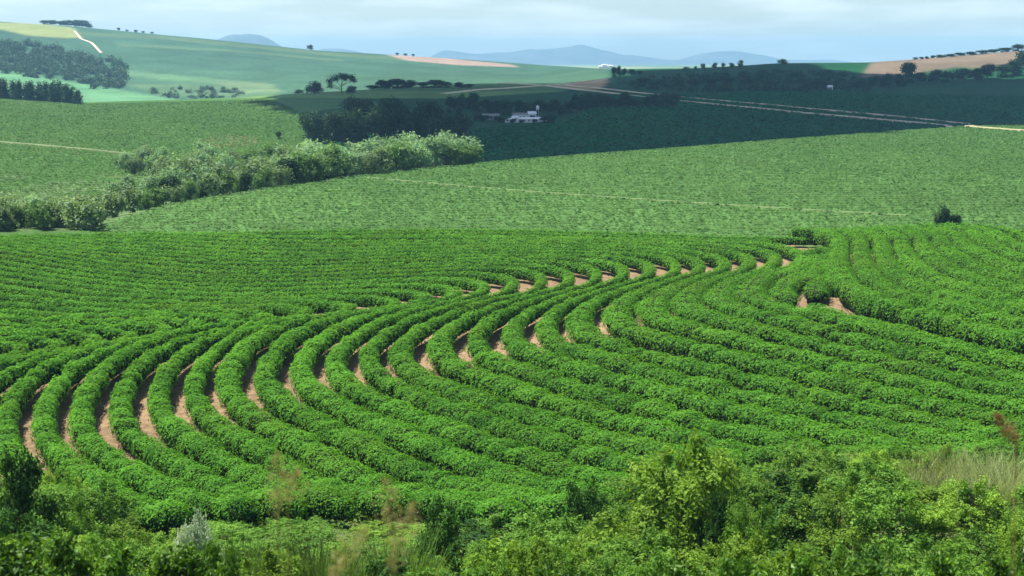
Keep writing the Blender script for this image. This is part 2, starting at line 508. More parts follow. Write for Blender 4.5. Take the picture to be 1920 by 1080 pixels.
def build_mountain(D, prof, depth, label, seed):
    """prof: list of (px, Y) crest points"""
    prof = np.array(prof, float)
    pxs = np.linspace(prof[0, 0], prof[-1, 0], 90)
    Yc = np.interp(pxs, prof[:, 0], prof[:, 1])
    k = np.ones(7) / 7
    Yc = np.convolve(np.pad(Yc, 3, mode='edge'), k, 'valid')
    xs = (pxs - 960) / FPX * 1.013 * D
    zc = slope(Yc) * D
    vs = np.linspace(-1, 1, 25)
    base = -34.0
    V = []
    for v in vs:
        prof_v = (1 - v * v) ** 1.2
        y = D + v * depth
        zz = base + (zc - base) * prof_v * (1 + 0.12 * vnoise(xs / 160, y / 240, seed=seed) * (abs(v) > 0.05))
        V.append(np.stack([xs * (1 + 0.0 * v), np.full_like(xs, y), zz], -1))
    V = np.concatenate(V)
    nc, nr = len(pxs), len(vs)
    idx = np.arange(nr * nc).reshape(nr, nc)
    F = np.stack([idx[:-1, :-1], idx[:-1, 1:], idx[1:, 1:], idx[1:, :-1]], -1).reshape(-1, 4)
    o = link("mountain", mesh_np("mountain", V, F, mat=M['mountain'], smooth=True))
    tag(o, label, None, None, "structure")

build_mountain(10500, [(385, 125), (415, 78), (440, 71), (462, 65), (485, 63), (510, 68), (535, 84), (560, 100), (600, 125)], 500, "steep blue rounded hill above the far green slope", 1)
build_mountain(13600, [(790, 125), (820, 97), (850, 94), (880, 101), (930, 101), (985, 94), (1040, 91), (1075, 86), (1095, 86), (1125, 94), (1160, 103), (1195, 105), (1240, 112), (1290, 113), (1330, 125)], 900, "long pale blue mountain at the middle of the horizon", 2)
build_mountain(14400, [(1230, 125), (1275, 109), (1310, 99), (1350, 95), (1400, 100), (1450, 112), (1500, 113), (1540, 111), (1580, 118), (1620, 125)], 900, "faint pale mountain behind the dark right hill", 3)
build_mountain(12300, [(560, 125), (610, 93), (650, 92), (690, 99), (740, 125)], 600, "low faint hill behind the single skyline tree", 4)

# ------------------------------------------------------------------ curved coffee hedges
TOPZ = -29.0
def to_plan(pts):
    pts = np.array(pts, float)
    y = TOPZ / slope(pts[:, 1])
    return np.stack([bearing(pts[:, 0], pts[:, 1]) * y, y], -1)

def resample(p, n):
    d = np.r_[0, np.cumsum(np.linalg.norm(np.diff(p, axis=0), axis=1))]
    s = np.linspace(0, d[-1], n)
    return np.stack([np.interp(s, d, p[:, 0]), np.interp(s, d, p[:, 1])], -1)

# picture traces of some rows (tops): lower limb from the bend to the right, upper limb from the bend up and back to the left
GUIDES = {
    0: ([(8, 790), (14, 830), (60, 890), (150, 960), (300, 1030), (600, 1130)],
        [(8, 790), (20, 745), (66, 697), (145, 662), (225, 645), (290, 634), (318, 623), (308, 613), (240, 609), (150, 613), (0, 608), (-200, 575), (-500, 525)]),
    2: ([(150, 770), (155, 808), (190, 840), (240, 875), (300, 915), (375, 953), (500, 992), (760, 1065), (1000, 1130)],
        [(150, 770), (163, 727), (200, 683), (262, 646), (345, 622), (420, 610), (446, 602), (435, 593), (360, 589), (200, 593), (0, 580), (-200, 545), (-500, 500)]),
    6: ([(425, 708), (432, 735), (460, 765), (525, 805), (625, 863), (725, 910), (900, 975), (1200, 1070), (1500, 1150)],
        [(425, 708), (436, 680), (465, 643), (520, 612), (580, 596), (660, 584), (725, 576), (748, 566), (738, 555), (660, 549), (400, 556), (200, 548), (0, 520), (-200, 492), (-500, 455)]),
    11: ([(748, 655), (755, 675), (782, 695), (850, 725), (960, 762), (1150, 820), (1400, 888), (1700, 965), (2050, 1050)],
         [(748, 655), (757, 638), (788, 612), (840, 588), (880, 572), (930, 557), (990, 546), (1014, 531), (1018, 516), (1000, 505), (930, 499), (700, 508), (400, 515), (200, 500), (0, 468), (-200, 447), (-500, 422)]),
    16: ([(1082, 603), (1110, 630), (1300, 682), (1600, 748), (1920, 820), (2200, 885)],
         [(1082, 603), (1092, 578), (1122, 556), (1165, 540), (1215, 527), (1250, 517), (1268, 503), (1268, 488), (1245, 477), (1150, 470), (850, 472), (500, 480), (200, 462), (0, 440), (-200, 425), (-500, 405)]),
    21: ([(1400, 548), (1440, 566), (1600, 608), (1920, 685), (2150, 742)],
         [(1400, 548), (1405, 534), (1428, 516), (1462, 504), (1485, 496), (1502, 482), (1498, 467), (1450, 454), (1200, 446), (900, 443), (500, 442), (200, 432), (0, 420), (-200, 405), (-500, 390)]),
    24: ([(1590, 548), (1640, 580), (1750, 615), (1920, 655), (2150, 705)],
         [(1590, 548), (1575, 520), (1570, 497), (1574, 475), (1570, 458), (1540, 444), (1450, 437), (1250, 434)]),
    28: ([(1770, 510), (1810, 530), (1920, 560), (2150, 612)],
         [(1770, 510), (1745, 492), (1730, 475), (1725, 458), (1700, 444), (1640, 437), (1560, 434)]),
    33: ([(1950, 465), (1980, 478), (2060, 498), (2200, 530)],
         [(1950, 465), (1925, 458), (1905, 450), (1890, 442), (1860, 436), (1800, 433), (1760, 432)]),
}
NL, NU = 60, 110
GI = sorted(GUIDES)
GP = {k: np.concatenate([resample(to_plan(GUIDES[k][0]), NL)[::-1], resample(to_plan(GUIDES[k][1]), NU)[1:]]) for k in GI}

def row_curve(i):
    if i < 0:
        return GP[0] + i * np.array([3.1, 2.5])
    if i >= GI[-1]:
        return GP[GI[-1]]
    j = max(k for k in GI if k <= i)
    n = GI[GI.index(j) + 1]
    t = (i - j) / (n - j)
    return GP[j] * (1 - t) + GP[n] * t

def smooth_curve(p, n=3):
    for _ in range(n):
        q = p.copy()
        q[1:-1] = 0.25 * p[:-2] + 0.5 * p[1:-1] + 0.25 * p[2:]
        p = q
    return p

def hedge(p, hw, hh, seed, label, group):
    """p: plan polyline, hw: half width per point, hh: height"""
    r = np.random.default_rng(1000 + seed)
    d = np.r_[0, np.cumsum(np.linalg.norm(np.diff(p, axis=0), axis=1))]
    Ltot = d[-1]
    if Ltot < 4:
        return None
    s0 = np.arange(0, Ltot, 0.5)
    q = np.stack([np.interp(s0, d, p[:, 0]), np.interp(s0, d, p[:, 1])], -1)
    hwq = np.interp(s0, d, hw)
    tg = unit(np.gradient(q, axis=0))
    nm = np.stack([tg[:, 1], -tg[:, 0]], -1)
    zg = ground(q[:, 0], q[:, 1])
    hfac = 1 - 0.12 * smooth01(150, 180, q[:, 1])
    endf = np.sqrt(np.clip(np.minimum(s0, Ltot - s0) / 0.9, 0.05, 1))
    def lump(s, th):
        weak = np.clip(vnoise(s / 1.5, seed * 5.9, seed=47) - 0.55, 0, 1) * 0.9
        cal = np.interp(s, s0, 1 - 0.65 * smooth01(150, 185, q[:, 1]))
        return 1 + cal * (0.15 * vnoise(s / 1.05, seed * 7.3, seed=41) + 0.17 * vnoise(s / 0.75, th * 1.4, seed * 3.1, seed=42) + 0.14 * vnoise(s / 3.1, seed * 1.7, seed=43) - weak)
    def section(s, th, k):
        c = np.interp(s, s0, np.arange(len(s0)))
        i0 = np.clip(c.astype(int), 0, len(s0) - 2); f = (c - i0)[:, None]
        P2 = q[i0] * (1 - f) + q[i0 + 1] * f
        N2 = unit(nm[i0] * (1 - f) + nm[i0 + 1] * f)
        T2 = unit(tg[i0] * (1 - f) + tg[i0 + 1] * f)
        f = f[:, 0]
        w = (hwq[i0] * (1 - f) + hwq[i0 + 1] * f) * (endf[i0] * (1 - f) + endf[i0 + 1] * f)
        e = (endf[i0] * (1 - f) + endf[i0 + 1] * f)
        z0 = zg[i0] * (1 - f) + zg[i0 + 1] * f
        hf = hfac[i0]
        sn, cs = np.sin(th), np.cos(th)
        rr = lump(s, th) * k
        off = w * np.sign(sn) * np.abs(sn) ** 0.75 * rr * np.where(cs < 0, 1 + 0.35 * cs, 1)
        zz = hf * hh * (0.5 + np.where(cs > 0, 0.5 * np.abs(cs) ** 0.85, 0.46 * cs) * rr) * (0.45 + 0.55 * e)
        P = np.concatenate([P2 + N2 * off[:, None], (z0 + zz)[:, None]], 1)
        Nn = np.concatenate([N2 * sn[:, None] * 1.1, cs[:, None]], 1) + np.concatenate([T2 * 0, np.zeros((len(s), 1))], 1)
        return P, unit(Nn)
    Dm = np.maximum(q[:, 1], 60)
    size = np.clip((0.00157 - 0.0004 * smooth01(150, 178, Dm)) * Dm, 0.155, 0.6)
    per = 2 * hwq + 2.0 * hh
    dens = per / size ** 2 * 1.15
    dens = dens * (1 - 0.5 * smooth01(150, 178, Dm))
    cnt = r.poisson(dens * 0.5)
    s = np.repeat(s0, cnt) + r.random(cnt.sum()) * 0.5
    s = np.clip(s, 0, Ltot - 0.01)
    sz = np.repeat(size, cnt) * r.uniform(0.7, 1.35, len(s))
    th = r.normal(0, 0.95, len(s))
    th = np.where(np.abs(th) > 2.5, r.uniform(-2.2, 2.2, len(s)), th)
    i_ = np.clip((s / 0.5).astype(int), 0, len(s0) - 1)
    back = (nm[i_, 1] * np.sin(th) > 0.12) & (q[i_, 1] > 160) & (r.random(len(s)) < 0.75)
    th = np.where(back, -th, th)                  # far rows: most leaves on the top and the near flank
    k = 1 - 0.28 * r.random(len(s)) ** 2 + 0.12 * (r.random(len(s)) < 0.08)
    P, N = section(s, th, k)
    N = unit(N + np.array([0, 0, 0.12]) + r.normal(0, 0.31, N.shape))
    V, F = leaves(P, N, sz * 1.25, sz * 0.85, r)
    tint = np.clip(0.5 + 0.22 * r.normal(size=len(s)) + 0.28 * vnoise(s / 1.3, seed * 2.7, seed=44) + 0.12 * vnoise(s / 9.0, seed * 0.9, seed=45), 0, 1)
    org = np.array([q[len(q) // 2, 0], q[len(q) // 2, 1], zg[len(q) // 2]])
    root = link("coffee_hedge", None, loc=org)
    link("foliage", mesh_np("foliage", V - org, F, np.repeat(tint, 4), M['coffee']), root)
    # woody core: dark shell added to block light through the leaves
    sc = np.arange(0.3, Ltot - 0.3, 1.0)
    ths = np.linspace(-2.6, 2.6, 9)
    SS, TT = np.meshgrid(sc, ths, indexing='ij')
    Pc, _ = section(SS.ravel(), TT.ravel(), 0.72)
    idx = np.arange(SS.size).reshape(SS.shape)
    Fc = np.stack([idx[:-1, :-1], idx[:-1, 1:], idx[1:, 1:], idx[1:, :-1]], -1).reshape(-1, 4)
    link("dark_core", mesh_np("dark_core", Pc - org, Fc, None, M['core'], smooth=True), root)
    tag(root, label, "hedge", group)
    return root

GROUP_H = "coffee hedges in curved rows"
def in_track(p):
    """gaps left for the cross track between the two blocks"""
    px, py = project(p[:, 0], p[:, 1], np.full(len(p), TOPZ))
    tr = (px > 1488) & (px < 1556) & (py > 548) & (py < 572)
    return tr

idxs = list(range(-7, 34))
curves = {i: smooth_curve(row_curve(i)) for i in range(-8, 35)}
n_h = 0
for i in idxs:
    c = curves[i]
    nb = curves[i + 1] if i + 1 in curves else curves[i - 1]
    sp = np.array([np.min(np.linalg.norm(nb - p, axis=1)) for p in c])
    sp = np.convolve(np.pad(sp, 4, mode='edge'), np.ones(9) / 9, 'valid')
    kk = np.arange(len(c))
    wfac = 0.325 - 0.015 * (1 - smooth01(4, 8, i)) + (0.07 + 0.05 * smooth01(9, 14, i)) * smooth01(0, 22, NL - 4 - kk) - 0.04 * smooth01(NL + 40, NL + 60, kk) + 0.06 * smooth01(16, 20, i) - 0.02 * smooth01(8, 10, i) * (1 - smooth01(15, 17, i))
    hw = np.clip((wfac + (0.17 * smooth01(NL - 8, NL + 4, kk) - 0.03) * smooth01(20, 23, i)) * sp, 0.75, 1.55 + 0.4 * float(smooth01(20, 23, i)))
    px, py = project(c[:, 0], c[:, 1], np.full(len(c), TOPZ))
    kb = NL + int(np.argmax(px[NL:]))
    if 9 <= i <= 21:
        hw = hw * (1 - 0.22 * np.exp(-((kk - kb) / 7.0) ** 2))
    if 14 <= i <= 21:
        hw = hw * (1 + 0.45 * float(smooth01(15.5, 18, i)) * np.exp(-((kk - NL) / 12.0) ** 2))
    near_lim = 85 + 13 * smooth01(1000, 1450, px) + 2 * vnoise(c[:, 0] / 7, 0, seed=9)
    keep = (px > -70) & (px < 1990) & (c[:, 1] > near_lim) & (c[:, 1] < edge_D(px)) & ~in_track(c)
    if i == 23:
        keep &= kk > NL - 4
    if i in (22, 23):
        keep &= kk < NL + int(np.argmax(px[NL:])) + 3
    # contiguous runs
    runs, cur = [], []
    for k in range(len(c)):
        if keep[k]:
            cur.append(k)
        else:
            if len(cur) > 4: runs.append(cur)
            cur = []
    if len(cur) > 4: runs.append(cur)
    for rn_, rn in enumerate(runs):
        pts = c[rn]
        pxr, pyr = px[rn], py[rn]
        has_bend = (NL - 1) in rn
        if i >= 22:
            lab = ("coffee hedge of the block by the cross track, %s row from its lower end" % nth(i - 21)) if has_bend else \
                  ("%s piece of coffee hedge beside the cross track, %s row from the bends" % (["near", "far", "farthest"][min(rn_, 2)], nth(i - 20)))
        elif has_bend:
            lab = "long curved coffee hedge row making the %s visible bend from the left edge" % nth(max(i, 0) + 1) if i >= 0 else \
                  "curved coffee hedge row entering at the lower left edge, %s before the bends" % nth(-i)
        elif i < 0 and pyr.mean() > 800:
            lab = "short coffee hedge end in the lower left corner, %s outside the bends" % nth(-i)
        elif i < 0:
            lab = "coffee hedge row in the upper field at the left edge, %s below the bends" % nth(-i)
        else:
            lab = "straight piece of coffee hedge in the %s row past the track, %s" % (nth(i + 1), "upper side" if pyr.mean() < 520 else "lower side")
        hh = 2.35 if i < 24 else 3.9
        hedge(pts, hw[rn], hh, 50 + i * 3 + len(runs), lab, GROUP_H)
        n_h += 1
for i in (21, 22, 23):                        # short rows filling the crown of the right block
    c = smooth_curve(row_curve(i + 0.5))
    px, py = project(c[:, 0], c[:, 1], np.full(len(c), TOPZ))
    top = NL + int(np.argmax(px[NL:])) + 3
    kp = (np.arange(len(c)) >= NL + 6) & (np.arange(len(c)) < max(top, NL + 20)) & ~in_track(c) & (c[:, 1] < 247)
    if kp.sum() > 4:
        hedge(c[kp], np.full(kp.sum(), 1.5), 2.6, 700 + i, "short coffee hedge between the upper bends and the cross track, %s of three" % nth(i - 20), GROUP_H)
for k, pl in enumerate(([(1508, 480), (1520, 468), (1548, 466), (1566, 474), (1572, 490)], [(1520, 492), (1532, 482), (1550, 480), (1560, 492), (1562, 512)])):
    pl = smooth_curve(resample(to_plan(pl), 30))
    hedge(pl, np.full(30, 1.7), 2.7, 760 + k, ["outer small curved coffee hedge above the cross track", "inner small curved coffee hedge above the cross track"][k], GROUP_H)
for k, (D_, p0, p1) in enumerate(((-10.0, -70, 1330), (-6.0, -70, 1450), (-2.0, -70, 1960))):
    pp = np.linspace(p0, p1, 140)
    De = smooth_curve(np.stack([edge_D(pp)] * 2, -1), 30)[:, 0] + D_
    pts = np.stack([bearing(pp, 430) * De, De + 0.8 * vnoise(pp / 90, k * 0.2, seed=17)], -1)
    hedge(pts, np.full(140, 1.35), 2.2, 900 + k, "straight coffee hedge along the far edge of the hedge field, %s from the edge" % nth(3 - k), GROUP_H)

# ------------------------------------------------------------------ farther coffee fields: row after row, past counting
def field_rows(name, label, poly, direction, spacing, per_m2, size, height, col_mat, seed):
    """bushes in rows, drawn as loose sprays of leaves over the green ground; poly in plan"""
    poly = np.array(poly, float)
    r = np.random.default_rng(seed)
    lo, hi = poly.min(0), poly.max(0)
    n = int((hi - lo).prod() * per_m2)
    x = r.uniform(lo[0], hi[0], n); y = r.uniform(lo[1], hi[1], n)
    k = inside(x, y, poly); x, y = x[k], y[k]
    d = np.array(direction, float); d /= np.linalg.norm(d)
    a = x * d[0] + y * d[1]
    b = -x * d[1] + y * d[0] + 9 * vnoise(x / 110, y / 160, seed=seed)
    ph = b / spacing
    cell = np.floor(ph)
    f = ph - cell - 0.5
    f = f * (0.4 + 0.4 * r.random(len(f)))                       # drawn together into rows
    db = (f - (ph - cell - 0.5)) * spacing
    x = x - d[1] * db; y = y + d[0] * db
    bush = vnoise(a / 3.5, cell * 5.3, seed=seed + 1)
    h = height * (0.85 + 0.2 * bush) * (1 - (2 * np.abs(f)) ** 2) * (1 - 0.3 * r.random(len(f)) ** 2)
    P = np.stack([x, y, ground(x, y) + h], -1)
    N = unit(np.stack([-d[1] * f * 2.2, d[0] * f * 2.2, np.ones(len(f)) * 1.2], -1) + r.normal(0, 0.17, (len(f), 3)))
    sz = size * r.uniform(0.7, 1.3, len(f)) * (0.6 + 0.4 * y / 300)
    V, F = leaves(P, N, sz * 1.3, sz * 0.9, r)
    t = np.clip(0.5 + 0.14 * r.normal(size=len(f)) + 0.12 * bush + 0.25 * vnoise(x / 25, y / 40, seed=seed + 2), 0, 1)
    o = link(name, mesh_np(name, V, F, np.repeat(t, 4), col_mat))
    tag(o, label, "field", None, "stuff")

M['field'] = leaf_mat("field_leaf", (0.052, 0.12, 0.027), (0.08, 0.167, 0.041), 0.2, 0.03, 0.5, 0.02, (0.09, 0.155, 0.04), objvar=0.0)
M['field_left'] = leaf_mat("left_field_leaf", (0.045, 0.11, 0.02), (0.08, 0.168, 0.034), 0.2, 0.03, 0.5, 0.02, (0.09, 0.16, 0.035), objvar=0.0)
M['field_shaded'] = leaf_mat("shaded_field_leaf", (0.008, 0.09, 0.034), (0.018, 0.14, 0.055), 0.1, 0.0, 0.6, 0.012, (0.028, 0.125, 0.03), objvar=0.0)  # leaf colour with little red, carrying part of the cloud shade
def plan_edge(pxs, off=0):
    out = []
    for p in pxs:
        D = float(np.interp(p, PK, D2)) + off
        out.append(((p - 960) / FPX * D, D))
    return out
mid_poly = [((p - 960) / FPX * (edge_D(p) + 2), edge_D(p) + 2) for p in (2080, 1900, 1750, 1560, 1350, 1100, 900, 700, 500, 300, 150)] + plan_edge([185, 300, 450, 600, 750, 900, 1000, 1150, 1300, 1450, 1620, 1800, 1920, 2080], 4)
field_rows("coffee_field", "smooth bright green coffee field rising behind the curved hedges", mid_poly, (1, 0.10), 5.0, 1.15, 0.62, 0.5, M['field'], 301)
left_poly = [(-150, 330), (-118, 345), (-56, 390), (-58, 480), (-82, 600), (-95, 700), (-135, 860), (-165, 950), (-380, 950), (-280, 600)]
field_rows("coffee_field", "green coffee field climbing to the dark conifers in the left half", left_poly, (1, -0.12), 6.0, 0.95, 0.62, 0.55, M['field_left'], 302)

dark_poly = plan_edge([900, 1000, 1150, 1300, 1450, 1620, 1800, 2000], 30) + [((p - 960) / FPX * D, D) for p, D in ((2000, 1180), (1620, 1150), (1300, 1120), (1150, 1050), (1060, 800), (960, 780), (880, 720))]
field_rows("coffee_field", "dark shaded coffee field below the two dirt roads", dark_poly, (1, 0.25), 7.0, 0.30, 1.0, 0.9, M['field_shaded'], 303)

# ------------------------------------------------------------------ roads and tracks
def road(name, label, pts, width, mat, lift=0.35):
    """pts: (px, Y, dmin, dmax)"""
    P = np.array([hit(*p) for p in pts])[:, :2]
    P = smooth_curve(resample(P, max(20, int(np.linalg.norm(np.diff(P, axis=0), axis=1).sum() / 5))), 4)
    t = unit(np.gradient(P, axis=0)); n = np.stack([-t[:, 1], t[:, 0]], -1)
    rows = []
    for k in (-0.5, 0, 0.5):
        q = P + n * width * k
        z = ground(q[:, 0], q[:, 1]) + lift - 0.06 * abs(k)
        rows.append(np.concatenate([q, z[:, None]], 1))
    # skirts so that the road is a bank and not a floating ribbon
    for k in (-0.62, 0.62):
        q = P + n * width * k
        z = ground(q[:, 0], q[:, 1]) - 0.3
        rows.append(np.concatenate([q, z[:, None]], 1))
    rows = [rows[3], rows[0], rows[1], rows[2], rows[4]]
    V = np.stack(rows, 1).reshape(-1, 3)
    idx = np.arange(len(V)).reshape(-1, 5)
    F = np.stack([idx[:-1, :-1], idx[:-1, 1:], idx[1:, 1:], idx[1:, :-1]], -1).reshape(-1, 4)
    o = link(name, mesh_np(name, V, F, mat=mat, smooth=True))
    tag(o, label, None, None, "structure")

road("dirt_road", "pale dirt road slanting down across the shaded valley, lower of two",
     [(p, float(np.interp(p, [940, 1020, 1280, 1500, 1700, 1810, 1960], [155, 161, 190.5, 212, 229.5, 238, 249])), float(np.interp(p, [940, 1300, 1700, 1960], [950, 780, 700, 560])), 1300) for p in range(940, 1821, 40)], 4.4, M['road'], 0.7)
road("dirt_road", "pale dirt road slanting across the shaded valley, upper of two",
     [(p, float(np.interp(p, [1060, 1130, 1280, 1500, 1700, 1840], [160, 167, 183, 203, 221, 236])), float(np.interp(p, [1060, 1300, 1700, 1840], [950, 800, 740, 690])), 1300) for p in range(1060, 1841, 40)], 3.3, M['road'], 0.7)
road("dirt_road", "narrow dirt road branching along the shaded ridge",
     [(830, 176, 900, 1250), (900, 168, 950, 1250), (1000, 162, 1000, 1300), (1060, 158, 1000, 1300), (1135, 149, 1050, 1400)], 5.0, M['road'])
M['track_lit'] = plain_mat("worn_track", (0.25, 0.235, 0.12), 0.95, 0.2, 0.2)
M['track_dry'] = plain_mat("dry_track", (0.13, 0.165, 0.07), 0.95, 0.25, 0.2)
road("dirt_track", "thin pale track crossing the green left field",
     [(-30, 266, 450, 800), (80, 274, 420, 800), (180, 284, 420, 800), (290, 294, 420, 800)], 1.8, M['track_dry'], 0.65)
road("dirt_track", "pale track along the right end of the bright middle field",
     [(p, float(np.interp(p, [1800, 1960], [237.5, 249])), 560, 900) for p in range(1800, 1961, 20)], 3.4, M['track_lit'], 0.75)
road("dirt_track", "short white track on the far left hill below the yellow field",
     [(140, 58, 1900, 2600), (152, 73, 1800, 2590), (172, 80, 1700, 2590), (190, 99, 1600, 2590)], 3.6, M['road'], 0.3)
M['track_green'] = plain_mat("grassy_track", (0.11, 0.165, 0.055), 0.95, 0.2, 0.2)
road("grassy_track", "faint grassy track across the bright middle field",
     [(690, 334, 300, 500), (830, 347, 300, 480), (960, 358, 290, 460), (1150, 372, 280, 440), (1400, 388, 270, 420), (1700, 406, 255, 400)], 0.8, M['track_green'], 0.36)

# ------------------------------------------------------------------ trees
def crown_leaves(lobes, n, size, r, up=0.35, jit=0.5, shell=0.35, low=-0.7, per=9):
    """leaves gathered in sprays of about `per` around twig ends spread over the lobes"""
    lobes = np.array(lobes, float)                      # cx cy cz rx ry rz
    wgt = lobes[:, 3] * lobes[:, 5] + 0.05
    nt_ = max(1, n // per)
    li = r.choice(len(lobes), nt_, p=wgt / wgt.sum())
    v = unit(r.normal(size=(nt_, 3)))
    v[:, 2] = np.where(v[:, 2] < low, -v[:, 2], v[:, 2])
    k = 1.04 - shell * r.random(nt_) ** 1.7
    lp = 1 + 0.2 * vnoise(v[:, 0] * 2.4 + li * 7.1, v[:, 1] * 2.4, v[:, 2] * 2.4, seed=71)
    T = lobes[li, :3] + v * lobes[li, 3:] * (k * lp)[:, None]
    D_ = unit(v / lobes[li, 3:] + 0)
    ttip = r.normal(0, 0.2, nt_) + r.normal(0, 0.12, len(lobes))[li] - 0.14 * (1.04 - k) / max(shell, 0.01)  # sprays deeper in the crown tinted darker, painting the inner shade
    rep_ = r.poisson(per, nt_)
    j = np.repeat(np.arange(nt_), rep_)
    n = len(j)
    sp = size * 1.5
    al = r.uniform(-1.6, 0.5, n)
    P = T[j] + D_[j] * (al * sp)[:, None] + r.normal(0, 0.55, (n, 3)) * sp
    N = unit(D_[j] + np.array([0, 0, up]) + r.normal(0, jit, (n, 3)))
    sz = size * r.uniform(0.65, 1.35, n)
    V, F = leaves(P, N, sz * 1.4, sz * 0.75, r)
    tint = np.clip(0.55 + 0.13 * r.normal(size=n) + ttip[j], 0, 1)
    return V, F, np.repeat(tint, 4)

def branching(h, r0, lobes, r, stems=1, k=6):
    parts = []
    for s in range(stems):
        bx, by = (0, 0) if stems == 1 else r.normal(0, 0.12 * h * 0.35, 2)
        top = np.array([r.normal(0, 0.03 * h), r.normal(0, 0.03 * h), h * 0.8])
        pts = [np.array([bx, by, -0.4]), np.array([bx, by, 0.0]), np.array([bx * 0.8, by * 0.8, 0.2 * h]) + np.r_[r.normal(0, 0.015 * h, 2), 0], top * np.array([1, 1, 0.6]), top]
        parts.append(tube(pts, [r0 * 1.3, r0 * 1.15, r0 * 0.85, r0 * 0.55, r0 * 0.15], k))
    for L in lobes:
        c = np.array(L[:3]); z0 = min(c[2] * 0.6, h * 0.55) * r.uniform(0.6, 1)
        a = np.array([0, 0, z0])
        m_ = (a + c) / 2 + r.normal(0, 0.03 * h, 3)
        parts.append(tube([a, m_, c], [r0 * 0.5, r0 * 0.33, r0 * 0.1], 5))
    return merge(parts)

PROTO = {}
def proto(key, lobes, n, size, leafm, barkm, h, r0, seed, stems=1, **kw):
    r = np.random.default_rng(seed)
    V, F, t = crown_leaves(lobes, n, size, r, **kw)
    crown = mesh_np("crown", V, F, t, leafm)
    bv, bf = branching(h, r0, lobes, r, stems)
    trunk = mesh_np("trunk", bv, bf, None, barkm, smooth=True)
    PROTO[key] = (crown, trunk, float(V[:, 2].max()), float(np.ptp(V[:, 0])))

def rand_lobes(h, w, nl, r, base=0.25, top_heavy=0.0):
    L = [(0, 0, h * 0.62, w * 0.30, w * 0.30, h * 0.36)]
    for _ in range(nl):
        a = r.uniform(0, 2 * math.pi); z = r.uniform(base + 0.1, 0.86)
        rad = w * 0.30 * math.sqrt(max(0.05, 1 - ((z - 0.55) / 0.5) ** 2)) * r.uniform(0.7, 1.15)
        s = r.uniform(0.13, 0.22)
        L.append((rad * math.cos(a), rad * math.sin(a), h * z, w * s, w * s, h * s * r.uniform(0.8, 1.1)))
    return L

rr = np.random.default_rng(55)
for v in range(3):
    proto(('pale', v), rand_lobes(10, 7.5, 11, rr, 0.2), 1500, 0.55, M['pale_tree'], M['pale_bark'], 10, 0.16, 100 + v, shell=0.5)
    proto(('olive', v), rand_lobes(7, 7.5, 10, rr, 0.1), 1300, 0.5, M['olive_tree'], M['bark'], 7, 0.16, 110 + v, shell=0.5)
    proto(('green', v), rand_lobes(8, 7.0, 10, rr, 0.1), 1400, 0.5, M['green_tree'], M['bark'], 8, 0.18, 120 + v, shell=0.5)
    proto(('dark', v), rand_lobes(13, 9.5, 11, rr, 0.08), 1500, 0.8, M['dark_tree'], M['bark'], 13, 0.25, 130 + v, shell=0.45)
    proto(('tall', v), [(rr.normal(0, 0.5), rr.normal(0, 0.5), 13 * z, 2.9 * (1 - (z - 0.35) ** 2 * 1.3), 2.9 * (1 - (z - 0.35) ** 2 * 1.3), 2.0) for z in np.linspace(0.1, 0.9, 8)], 1500, 0.75, M['dark_tree'], M['bark'], 13, 0.22, 140 + v)
proto('umbrella', [(0, 0, 12.6, 6, 6, 2.6), (-6, 0, 11, 4.5, 4, 2.6), (6, 1, 11.6, 5, 4, 2.8), (9, 0, 10, 3, 3, 2.4), (-9, 0, 8.5, 3, 3, 2.6), (-8.5, 1, 5.5, 2.2, 2, 2), (2, -3, 12, 4, 3, 2.4)], 2200, 0.8, M['dark_tree'], M['bark'], 13, 0.5, 160, shell=0.5)
proto('round_big', [(0, 0, 5, 5.5, 5.5, 4.8), (4, 0, 3.4, 4, 4, 3), (-4, 1, 3.6, 4, 4, 3.2), (0, -2, 7, 4, 4, 3)], 1700, 0.8, M['dark_tree'], M['bark'], 8, 0.35, 161)

THINGS = {}
def place(key, pos, h, name, cat, group, kind_label, width=None, rot=None, with_trunk=True, part=("crown", "trunk")):
    """pos = (x, y, z); h = height in metres; returns the thing; its label is finished later by order"""
    crown, trunk, H, Wd = PROTO[key]
    s = h / H
    sx = s if width is None else width / Wd
    o = link(name, None, loc=pos)
    o.rotation_euler = (0, 0, random.uniform(0, 6.283) if rot is None else rot)
    o.scale = (sx, sx, s)
    link(part[0], crown, o)
    if with_trunk:
        link(part[1], trunk, o)
    o["category"] = cat
    if group: o["group"] = group
    px = float(project(pos[0], pos[1], pos[2] + h * 0.5)[0])
    THINGS.setdefault(kind_label, []).append((px, o))
    return o

def finish_labels():
    for text, lst in THINGS.items():
        lst.sort(key=lambda a: a[0])
        if len(lst) == 1:
            lst[0][1]["label"] = text.replace("{n} ", "").replace(", from the left", "").replace(" from the left", "")
        else:
            for k, (_, o) in enumerate(lst):
                o["label"] = text.replace("{n}", nth(k + 1))

def tree(key, px, D, hpx, wpx=None, name="tree", cat="tree", group=None, label="", **kw):
    x, y, z = at(px, D)
    h_ = hpx * D / FPX
    if isinstance(key, tuple): z -= 0.16 * h_; h_ *= 1.16
    return place(key, (x, y, z - 0.1), h_, name, cat, group, label, None if wpx is None else wpx * D / FPX, **kw)

R = random.Random(21)
